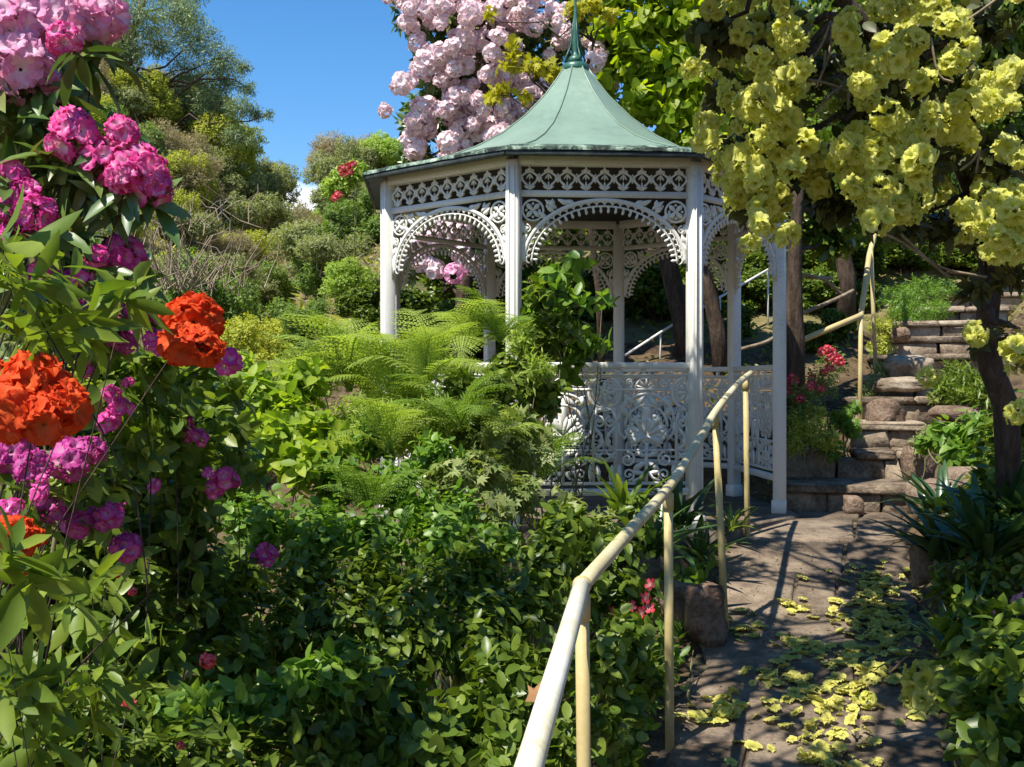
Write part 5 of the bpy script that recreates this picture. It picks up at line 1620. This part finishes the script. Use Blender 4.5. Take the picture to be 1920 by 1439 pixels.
flower_bush('rhododendron', 'scattered small bright magenta blossoms in the dark green shrub on the left', 'rhododendron', 'magenta',
  [(345, 795, 22, 3.3), (375, 822, 18, 3.3), (355, 815, 16, 3.3), (425, 900, 24, 3.4), (402, 915, 18, 3.4), (290, 912, 14, 3.2), (228, 765, 24, 2.9), (210, 740, 20, 2.9), (205, 790, 24, 2.9), (500, 1042, 22, 3.9), (480, 1048, 14, 3.9), (428, 680, 30, 2.5), (295, 640, 24, 2.5), (320, 610, 14, 2.5), (300, 660, 14, 2.5), (75, 925, 22, 2.0), (20, 955, 26, 2.0), (80, 900, 14, 2.0), (390, 890, 14, 3.3), (160, 690, 20, 2.8), (240, 718, 12, 2.9)],
  'mid', [(300, 760, 80, 3.3, 22), (350, 860, 80, 3.4, 24), (240, 830, 60, 3.1, 16), (420, 800, 60, 3.6, 16), (390, 720, 60, 3.7, 16), (240, 700, 60, 3.2, 14), (330, 960, 60, 3.4, 16), (450, 870, 60, 3.8, 14), (190, 740, 50, 3.0, 12), (300, 700, 50, 3.3, 12)], T_OVAL, .062, 20, 405,
  np.array([-1.1, 3.2, gz(-1.1, 3.2)]), 6, 1.15, .25, hi=False, collar=False, singles=220, stem_r=.010)
flower_bush('azalea', 'orange-red azalea with large ragged blossoms and light green leaf whorls at the left edge', 'azalea', 'orange',
  [(362, 602, 48, 2.05), (345, 648, 44, 2.0), (378, 650, 44, 2.0), (322, 592, 26, 2.05), (70, 725, 66, 1.55), (115, 765, 60, 1.55), (25, 775, 64, 1.5), (85, 790, 54, 1.5), (22, 1005, 46, 1.5), (52, 1020, 32, 1.5), (-20, 720, 60, 1.6), (45, 1070, 24, 1.5)],
  'azalea', [(50, 490, 50, 1.7, 3), (20, 540, 50, 1.6, 3), (140, 590, 40, 1.8, 2), (235, 560, 36, 1.9, 2), (255, 530, 24, 1.9, 1), (90, 625, 40, 1.75, 2), (165, 650, 30, 1.8, 1), (30, 620, 36, 1.6, 2), (120, 520, 40, 1.8, 2), (10, 460, 30, 1.65, 1)], T_LANCE, .088, 20, 406,
  np.array([-1.25, 1.75, gz(-1.25, 1.75)]), 6, 1.15, .1, fr=.55, nf=12, cover=R(110), collar=False, stem_r=.008)
flower_bush('azalea', 'light green azalea with a few tiny coral flowers in the bottom left corner', 'azalea', 'red',
  [(390, 1240, 16, 2.5), (240, 1320, 12, 2.2), (222, 1075, 10, 2.3), (250, 1110, 10, 2.3), (338, 1398, 8, 2.4)],
  'azalea', [(15, 1040, 16, 1.35, 2), (55, 1090, 16, 1.4, 2), (210, 1165, 22, 2.0, 2), (290, 1200, 14, 2.1, 1), (45, 1255, 36, 1.75, 3), (180, 1265, 36, 1.9, 3), (100, 1290, 40, 1.8, 3), (30, 1170, 30, 1.7, 2), (130, 1130, 40, 1.9, 3), (170, 1330, 30, 1.9, 3), (60, 1380, 40, 1.8, 3), (180, 1090, 30, 2.0, 2), (240, 1270, 30, 2.0, 2), (10, 1300, 30, 1.7, 2)], T_LANCE2, .075, 20, 407,
  np.array([-.85, 1.85, gz(-.85, 1.85)]), 6, 1.1, .05, hi=False, collar=False, singles=220, stem_r=.006)
# ------------------------------------------------------------------ yellow rhododendron arching over the path from the right
ypts = [(170,50),(170,150),(300,70),(330,190),(430,170),(460,40),(560,30),(640,120),(590,170),(600,250),(640,230),(200,280),(190,380),(270,370),(310,220),(420,330),(560,370),(660,400),(400,430),(480,480),(580,470),(270,540),(180,610),(330,560),(430,560),(520,620),(490,700),(600,700),(560,680),(140,700),(130,790),(390,620),(420,800),(320,800),(480,770),(620,780),(560,850),(650,880),(690,810),(310,900),(300,990),(420,940),(370,890),(620,950),(700,960),(760,1030),(330,1080),(290,1150),(430,1020),(450,1180),(520,1280),(430,1260),(590,1330),(380,1370),(930,110),(920,200),(1040,80),(1130,40),(1200,60),(1280,20),(1440,40),(1490,140),(1560,110),(1340,90),(1050,380),(1000,370),(1130,270),(1250,250),(1310,230),(1200,350),(1270,380),(1000,480),(1040,560),(1300,480),(1350,470),(1520,360),(1570,300),(1790,150),(1760,120),(1840,420),(1650,470),(1750,490),(1850,580),(1760,580),(1560,600),(1150,660),(1180,700),(900,830),(990,760),(1080,830),(1150,830),(1230,790),(1310,820),(1000,900),(1100,900),(1200,900),(1330,900),(1380,700),(1520,720),(1600,780),(950,1000),(1050,980),(1000,1080),(1120,1060),(1230,1050),(1330,1000),(1400,980),(1450,1080),(1200,1180),(1280,1200),(1340,1130),(1050,1180),(1100,1240),(1700,980),(1690,1100),(1780,1130),(1850,1080),(1830,850),(1890,900),(1700,620),
        (1650, 440 + 1440), (1895, 610 + 1440), (1375, 680 + 1440), (1885, 880 + 1440), (1870, 520 + 1440), (740, 870), (1400, 620), (860, 620), (1700, 1290), (1780, 1330), (1850, 1280), (1640, 1240), (1900, 1340), (1740, 1230), (1840, 1400), (1900, 1230), (1860, 1190), (1580, 1180), (1905, 1420), (1760, 1400)]
YP = []
for x, y in ypts:
    if y > 1440: YP.append((1280 + x / 3, 480 + (y - 1440) / 3))
    else: YP.append((1280 + x / 3, y / 3))
rg = np.random.default_rng(91)
bx, by = 2.66, 5.75
base = np.array([bx, by, float(ground(bx, by)) - .1])
tr = [base, at(1886, 760, 5.65), at(1858, 690, 5.6), at(1848, 620, 5.55), at(1858, 540, 5.45), at(1850, 450, 5.35), at(1825, 360, 5.25), at(1780, 250, 5.1), at(1700, 140, 5.0), at(1600, 20, 4.9), at(1480, -120, 4.8)]
YD = []
for i, (px, py) in enumerate(YP):
    YD.append(3.9 + 1.2 * rg.uniform() + (.5 if px < 1400 else 0))
cl = []
for px, py, r, Dd in ((1350, 60, 60, 4.6), (1450, 60, 70, 4.7), (1350, 170, 50, 4.7), (1460, 180, 60, 4.6), (1400, 280, 60, 4.9), (1480, 260, 60, 4.6), (1420, 380, 60, 5.0), (1600, 60, 80, 4.8), (1720, 60, 80, 4.8), (1640, 170, 80, 4.7), (1780, 160, 80, 4.7), (1880, 160, 70, 4.6), (1620, 290, 80, 4.8),
                      (1720, 300, 80, 4.7), (1850, 300, 70, 4.7), (1680, 400, 70, 4.9), (1570, 380, 60, 4.9), (1880, 400, 60, 4.8), (1760, 420, 50, 5.1), (1900, 640, 40, 4.6), (1840, 630, 24, 4.9), (1850, 450, 50, 4.8), (1900, 520, 40, 4.7), (1840, 540, 36, 4.8), (1520, 300, 60, 4.9), (1830, 40, 80, 4.8), (1540, 130, 60, 5.2)):
    cl.append((at(px, py, Dd + .25), r * Dd / F))
def in_frame_gap(P):
    """keeps the tree off the gazebo, the path walkers and the space right at the lens"""
    px, py = project(P)
    bad = (px < 1300) & (py > 0) & (px > 0) & (P[:, 1] > 0)
    bad |= (px < 1440) & (py > 430) & (py < 1439) & (P[:, 1] > 0)
    return ~bad & ~in_gazebo(P, 1.9)
yt, _, _, _ = limb_tree('rhododendron', 'yellow-flowered rhododendron tree arching over the stone path from the right', 'rhododendron', base, tr, cl, LM['olive'], M_BARK, T_OVAL, 620, .075, 6, 92, .068, along=.10, spread=1.15, droop=.35, shell=.3, singles=260, keep=in_frame_gap, fork=4)
# unseen leaf clumps and limbs added above the frame to shade path and bed
mbk = MB(); tips = []; tds = []
for (x0, x1, y0, y1, nn) in ((-2.5, -.5, 2.75, 3.45, 10), (-.6, 1.2, 2.3, 6.4, 29), (1.2, 2.6, 3.2, 6.6, 5), (-.1, 1.3, 1.7, 3.3, 12)):
    for q in range(nn):
        x = rg.uniform(x0, x1); y = rg.uniform(y0, y1)
        c = np.array([x, y, max(EYE + .352 * y + .5, 3.3) + rg.uniform(0, .7)])
        r = rg.uniform(.22, .38)
        mbk.tube(bezier(tr[-1] + rg.normal(0, .05, 3), c, (0, 0, .35), rg, 7, .03), np.linspace(.028, .008, 7), 5)
        P, d = ellip_tips(rg, c, r, 26, .3, .3)
        tips.append(P); tds.append(d)
tips = np.concatenate(tips); tds = np.concatenate(tds)
ok = in_frame_gap(tips - [0, 0, .15])
o = foliage(yt, whorls(rg, tips[ok], tds[ok], 6, 1.15, .085, .08, .3), T_OVAL, LM['olive'], mass='crown', keep=in_frame_gap)  # crown part made of the added overhead shade clumps
mbk.build('shade_limbs', [M_BARK], yt, True)
YFM = [petal_flower(70 + i, 3, 4, ruffle=.17, w=.50, cup=.75, reflex=.18) for i in range(4)]
YT = [truss_mesh('flower_truss', PM['yellow'], YFM, 9, R(125), .66, 300 + i, .30) for i in range(6)]
YF = fl_set('yellow', [petal_flower(40 + i, 4, 5, ruffle=.16, w=.52, cup=.75, reflex=.18) for i in range(4)])
for i, ((px, py), Dd) in enumerate(zip(YP, YD)):
    c = at(px, py, Dd); r = rg.uniform(20, 31) * Dd / F
    d = nrm(np.array([rg.normal(-.25, .4), rg.normal(-.55, .25), rg.normal(.1, .4)]))
    if i % 4 == 0: open_truss(yt, YF, CORE, c, d, r * 1.05, rg, 9, R(120), .66, loose=.28)
    else: put_truss(yt, YT[rg.integers(6)], c, d, r, rg)
    if rg.uniform() < .7 and py < 440:
        c2 = at(px + rg.normal(0, 30), py + rg.normal(0, 30), Dd + .35)
        put_truss(yt, YT[rg.integers(6)], c2, d, r * .9, rg)
# bare pale twigs inside it
mb = MB()
for P in ([(1530, 165), (1555, 100), (1560, 40)], [(1515, 150), (1545, 155), (1590, 170)], [(1520, 220), (1560, 175), (1585, 160)], [(1525, 110), (1545, 75), (1558, 40)], [(1590, 205), (1592, 150)], [(1545, 130), (1548, 95)],
          [(1800, 320), (1825, 300), (1835, 280)], [(1830, 325), (1836, 285)], [(1640, 430), (1700, 460), (1780, 520)], [(1780, 60), (1840, 20), (1880, -10)], [(1745, 70), (1760, 140), (1788, 155)], [(1690, 440), (1760, 500), (1850, 520)]):
    MB().tube(smooth_path([at(px, py, 4.75) for px, py in P], 3), .006, 4).build('bare_twig', [M_TWIG], yt, True)

# ------------------------------------------------------------------ right bank
shrub('azalea', 'red and pink azalea flowering beside the gazebo entrance post', 'azalea',
      [(1500, 740, 9.3, 40), (1540, 720, 9.4, 40), (1560, 680, 9.6, 34), (1500, 780, 9.2, 34)], T_SMALL, LM['greenbush'], .035, 260, 6, 1.1, .1, .1, 0, 501)
az = bpy.data.objects['azalea'] if 'azalea' in bpy.data.objects else None
az = [o for o in SC.objects if o.get('label', '').startswith('red and pink azalea')][0]
RT = [truss_mesh('flower_truss', PM['red'], FL_LOW, 9, R(120), .55, 320 + i) for i in range(2)]
for px, py in ((1540, 660), (1552, 656), (1562, 662), (1572, 672), (1576, 680), (1566, 678), (1555, 690), (1545, 700), (1484, 708), (1476, 714), (1490, 716), (1472, 736), (1488, 740), (1500, 748), (1492, 756), (1520, 724), (1530, 722), (1538, 728), (1505, 735), (1522, 710), (1556, 672), (1478, 725)):
    c = at(px, py, 9.15 + rg.uniform(0, .3)); put_truss(az, RT[rg.integers(2)], c, (rg.normal(0, .3), -.6, .6), .045, rg)
shrub('shrub', 'tan and green twiggy shrub lit by the sun above the low stone wall', 'shrub', [(1510, 800, 9.1, 40), (1545, 820, 9.0, 36), (1490, 830, 9.0, 30), (1530, 780, 9.2, 30)], T_SMALL, LM['yellowbush'], .030, 380, 6, 1.1, .1, .0, 0, 502, stem_mat=M_TWIG)
shrub('shrub', 'fresh green toothed-leaf plant left of the yellow stair post', 'shrub', [(1580, 780, 9.4, 26), (1595, 800, 9.3, 24), (1560, 840, 9.1, 24), (1600, 765, 9.5, 16)], T_LOBED, LM['fresh'], .055, 90, 5, 1.15, .1, .1, 0, 503)
shrub('shrub', 'grey-green tuft growing under the yellow stair handrail', 'shrub', [(1630, 730, 10.7, 26), (1650, 700, 10.9, 24), (1620, 750, 10.5, 20)], T_NEEDLE, LM['pale'], .06, 140, 6, 1.0, .1, .1, 0, 504)
shrub('shrub', 'mossy green mound spreading beside the upper steps', 'shrub', [(1690, 560, 13.2, 42), (1730, 550, 13.6, 44), (1760, 580, 13.0, 30), (1680, 595, 12.8, 30), (1720, 590, 12.8, 34), (1770, 540, 14, 34)], T_NEEDLE, LM['fresh'], .06, 900, 6, 1.0, .08, .1, 0, 505, flat=.8)
shrub('shrub', 'olive shrub by the upper handrail post', 'shrub', [(1650, 650, 11.6, 26), (1665, 620, 12.0, 26), (1645, 610, 12, 20)], T_SMALL, LM['yellowbush'], .04, 160, 6, 1.1, .1, .1, 0, 506)
shrub('shrub', 'grassy green plants on the right bank above the tawny ledge', 'shrub', [(1770, 730, 9.6, 34), (1810, 725, 9.4, 36), (1850, 740, 9.2, 34), (1790, 700, 9.9, 26)], T_NEEDLE, LM['mid'], .09, 260, 6, .8, .1, .1, 0, 507)
shrub('shrub', 'lit green leafy plant overhanging the right side of the stairs', 'shrub', [(1780, 815, 7.9, 36), (1830, 805, 7.8, 40), (1850, 850, 7.5, 40), (1790, 850, 7.7, 34), (1740, 830, 8.3, 22), (1890, 820, 7.4, 40)], T_OVAL, LM['fresh'], .085, 170, 6, 1.15, .12, .2, 170, 508, keep=lambda P: ~on_path(P))
shrub('shrub', 'grey-green lichen-coloured sprig beside the second step', 'shrub', [(1735, 815, 8.6, 20), (1715, 830, 8.7, 14)], T_SMALL, LM['greybush'], .03, 90, 6, 1.1, .08, .1, 0, 509)
rb = lambda P: ~on_path(P, PW - .02)
shrub('shrub', 'dark broad-leaved shrub filling the bottom right corner', 'shrub', [(1850, 1380, 3.6, 120), (1900, 1250, 3.8, 110), (1800, 1300, 4.1, 70), (1760, 1400, 3.9, 70), (1920, 1420, 3.3, 110), (1830, 1190, 4.4, 80)], T_OVAL, LM['dark'], .085, 330, 6, 1.15, .14, .2, 200, 510, keep=rb)
shrub('shrub', 'dark leafy plants along the right path edge half way up', 'shrub', [(1790, 1100, 5.3, 60), (1760, 1000, 6.2, 50), (1850, 1080, 5.2, 70), (1900, 1000, 5.3, 80), (1820, 960, 6.0, 60), (1770, 1180, 4.9, 40)], T_OVAL, LM['dark'], .055, 260, 6, 1.15, .12, .2, 120, 511, keep=rb)
shrub('shrub', 'dark shrub on the right bank under the yellow rhododendron trunk', 'shrub', [(1900, 900, 6.2, 80), (1880, 820, 6.6, 60), (1850, 930, 6.4, 50), (1930, 780, 6.4, 60)], T_OVAL, LM['dark'], .08, 230, 6, 1.15, .12, .2, 100, 512, keep=rb)
strappy('strap_plant', 'large dark strap-leaved plant on the right bank above the path', 'plant', 1850, 1050, 5.2, 44, .52, 21)
strappy('strap_plant', 'dark strap-leaved plant at the right frame edge below the tawny rock', 'plant', 1900, 985, 5.5, 40, .50, 22)
strappy('strap_plant', 'strap-leaved plant leaning over the right path edge by the narrow stone', 'plant', 1775, 1050, 5.7, 40, .50, 23)
strappy('strap_plant', 'grassy dark clump with thin leaves drooping on to the path', 'plant', 1800, 1240, 4.6, 36, .42, 24, w=.028)
strappy('strap_plant', 'strap-leaved plant beside the bottom step on the right', 'plant', 1760, 960, 7.0, 30, .42, 25)
# two small pink flowers on the right
PF = fl_set('magenta', FL_LOW); PFp = fl_set('pink', FL_LOW)
for px, py, lb, fl in ((1862, 1138, 'dark pink drooping flower on the right bank among strap leaves', PF), (1900, 1122, 'small light pink flower at the right frame edge', PFp)):
    c = at(px, py, 4.9); b = at(px + 15, py + 120, 4.95)
    t = thing('pink_flower', lb, 'flower', b)
    MB().tube([b, (b + c) / 2 + [.01, 0, .01], c], .003, 4).build('stalk', [M_STEM], t, True)
    for q in range(4): put_truss(t, fl[q % 3], c + rg.normal(0, .012, 3), (rg.normal(0, .4), -.8, -.3), .028, rg, 'flower')
# a bent dead frond stalk and a yellow truss fallen at the right edge of the path
set_props(MB().tube(smooth_path([at(1668, 1262, 4.75), at(1720, 1215, 4.8), at(1790, 1165, 4.95), at(1880, 1130, 5.2)], 5), [.006] * 15 + [.004], 6).build('dead_stalk', [M_BARK], None, True), 'long dark dead stalk leaning from the right bank on to the path', 'stalk')

# ------------------------------------------------------------------ fallen yellow blossom on the path
def fallen(px, py):
    D = 5.0
    for _ in range(30):                                  # where the line of sight meets the path
        D = (EYE - float(path_z(D)) - .02) * F / max(py - 715, 20) * .5 + D * .5
    return at(px, py, D)
FB = []
for i, tpl in enumerate([petal_flower(60 + i, 3, 5, cup=.35, ruffle=.14) for i in range(3)]):
    FB.append(MB().add(*tpl[:2], 0, tpl[2]).mesh('fallen_blossom', [PM['fallen']], True, True))
patches = [(1650, 1105, 46, 26, 34), (1625, 1150, 40, 22, 26), (1680, 1170, 40, 24, 22), (1655, 1190, 44, 20, 26), (1500, 1140, 30, 12, 10), (1405, 1180, 26, 22, 12), (1480, 1215, 26, 14, 16), (1530, 1215, 24, 12, 10), (1600, 1235, 44, 18, 22), (1640, 1265, 44, 16, 22),
           (1495, 1270, 34, 16, 16), (1505, 1300, 26, 18, 14), (1595, 1295, 24, 16, 12), (1565, 1330, 24, 16, 10), (1425, 1260, 26, 16, 8), (1340, 1335, 36, 22, 20), (1450, 1330, 26, 16, 6), (1560, 1395, 50, 34, 34), (1600, 1420, 40, 18, 20), (1530, 1430, 40, 14, 16), (1400, 1420, 30, 14, 5), (1480, 1350, 20, 10, 4), (1680, 1320, 30, 18, 10)]
cnt = 0
for px, py, sx, sy, n in patches:
    for q in range(n):
        c = fallen(px + rg.normal(0, sx * .8), py + rg.normal(0, sy * .8))
        if abs(c[0] - path_x(c[1])) > PW + .05 or c[1] > 8.2 or c[1] < 4: continue
        c[2] = float(path_z(c[1])) + .016 + rg.uniform(0, .012)
        s = rg.uniform(.027, .046)
        tl = Matrix.Rotation(rg.uniform(0, 6), 4, 'Z') @ Matrix.Rotation(rg.normal(0, .32) + (math.pi if rg.uniform() < .35 else 0), 4, 'X')
        if tl[2][2] < 0: c[2] += .25 * s
        o = link('fallen_blossom', FB[rg.integers(3)], None, Matrix.Translation(Vector(c)) @ tl @ Matrix.Rotation(rg.uniform(0, 6), 4, 'Z') @ Matrix.Diagonal((s, s, s * rg.uniform(.45, 1.0), 1)))
        set_props(o, 'single yellow blossom fallen on the brown stone path', 'blossom', 'fallen yellow blossoms on the path')
        cnt += 1
        if cnt > 285: break
EX = [[], [], [], []]
for px, py, sx, sy, n in patches:
    for q in range(int(n * (1.3 if n > 25 else .35))):
        c = fallen(px + rg.normal(0, sx * .9), py + rg.normal(0, sy * .9))
        if abs(c[0] - path_x(c[1])) > PW + .05 or c[1] > 8.2 or c[1] < 4: continue
        c[2] = float(path_z(c[1])) + .018 + rg.uniform(0, .02)
        nn = nrm(np.array([rg.normal(0, .5), rg.normal(0, .5), 1]))
        EX[0].append(c); EX[2].append(nn); EX[3].append(rg.uniform(.016, .034))
EX[2] = np.array(EX[2]); EX[1] = frame_of(EX[2], rg)
tpl = petal_flower(66, 3, 4, cup=.3, ruffle=.14)
set_props(MB().scatter(tpl, np.array(EX[0]), EX[1], EX[2], np.array(EX[3])).build('fallen_petals', [PM['fallen']], None, True, True), kind='stuff')
BT = truss_mesh('fallen_truss', PM['yellow'], FL_MID, 12, R(125), .50, 340)
for px, py, lb in ((1735, 1320, 'whole yellow flower truss caught at the right edge of the path near the bottom'), (1628, 1325, 'bright yellow blossom cluster lying alone in the sun on the path'), (1355, 1345, 'yellow flower cluster fallen at the left edge of the path near the bottom')):
    c = fallen(px, py); D = c[1]; c[2] += .03
    r = (44 if px > 1700 else 20) * D / F
    t = thing('fallen_truss', lb, 'blossom', c)
    put_truss(t, BT, c, (-.2, -.5, .8), r, rg, 'flowers')
    if px > 1700: put_truss(t, YT[1], c + np.array([.0, .02, .075]), (-.3, -.5, .8), r * .9, rg, 'flowers'); put_truss(t, YT[2], c + np.array([-.03, -.02, -.07]), (-.3, -.5, .5), r * .8, rg, 'flowers')

# leaf litter, moss and low ground cover nobody could count
def carpet(name, tpl, mat, n, box, L, seed, cond, flat=True, lift=.01):
    rg = np.random.default_rng(seed)
    x = rg.uniform(box[0], box[1], n); y = rg.uniform(box[2], box[3], n)
    z = ground(x, y) + lift
    P = np.c_[x, y, z]; m = cond(P); P = P[m]; n = len(P)
    N = nrm(np.array([0, 0, 1]) + rg.normal(0, .35 if flat else .8, (n, 3)))
    Dv = frame_of(N, rg)
    if not flat: Dv = nrm(Dv + np.array([0, 0, .8])); N = nrm(N - Dv * np.sum(N * Dv, 1, keepdims=True))
    o = MB().scatter(tpl, P, Dv, N, L * rg.uniform(.6, 1.4, n)).build(name, [mat], None, True)
    return set_props(o, kind='stuff')
off = lambda P: (np.abs(P[:, 0] - path_x(P[:, 1])) > PW + .05) | (P[:, 1] > 8.45)
offs = lambda P: off(P) & ~in_gazebo(P, 1.7) & ~((np.abs(P[:, 0] - stair_x(P[:, 1])) < .48) & (P[:, 1] > 8.4))
rb_t, rgq, _, _ = shrub('flowering_bush', 'pale green bush with a few red blossoms on the skyline left of the gazebo eave', 'bush', [(648, 335, 15, 30), (625, 355, 15, 26), (670, 320, 15, 24)], T_SMALL, LM['brightbush'], .07, 220, 6, 1.1, .12, .1, 0, 520)
for px, py in ((652, 312), (640, 318), (662, 308), (645, 326), (634, 366), (628, 372), (655, 322)):
    put_truss(rb_t, RT[rgq.integers(2)], at(px, py, 14.7), (0, -.6, .6), .06, rgq)
carpet('leaf_litter', T_SMALL, LM['litter'], 16000, (-4, 8, 2.0, 17), .06, 71, offs)
carpet('ground_cover', T_OVAL, LM['mid'], 9000, (-3.5, 8, 2.5, 15), .07, 72, lambda P: offs(P) & (np.sin(P[:, 0] * 3.1) + np.sin(P[:, 1] * 2.3 + P[:, 0]) > -.2), False, .03)
carpet('bank_ground_cover', T_OVAL, LM['fresh'], 12000, (-3.5, 2.2, 3.0, 9.5), .075, 76, lambda P: offs(P) & (P[:, 0] < path_x(P[:, 1]) - PW), False, .08)
carpet('path_litter', T_SMALL, LM['litter'], 900, (.6, 3.2, 4.0, 8.6), .022, 73, lambda P: np.abs(P[:, 0] - path_x(P[:, 1])) < PW, True, .042)
carpet('hill_scrub', T_NEEDLE, LM['yellowbush'], 26000, (-24, -1, 12, 48), .24, 74, lambda P: (P[:, 0] < -1.5 - .1 * (P[:, 1] - 12)), False, .03)
carpet('hill_dry_grass', T_NEEDLE, LM['brownbush'], 26000, (-24, -1, 12, 48), .22, 75, lambda P: (P[:, 0] < -1.5 - .1 * (P[:, 1] - 12)), False, .03)
# one large orange dead leaf caught in the bed
c = at(985, 1316, 3.55)
V, T = T_LOBED
set_props(link('dead_leaf', MB().add(V, T).mesh('dead_leaf', [LM['orangeleaf']], True), None, Matrix.Translation(Vector(c)) @ Matrix.Rotation(1.2, 4, 'X') @ Matrix.Rotation(-1.0, 4, 'Z') @ Matrix.Diagonal((.08, .08, .08, 1))), 'large pale orange dead leaf caught in the dark shrub left of the handrail', 'leaf')
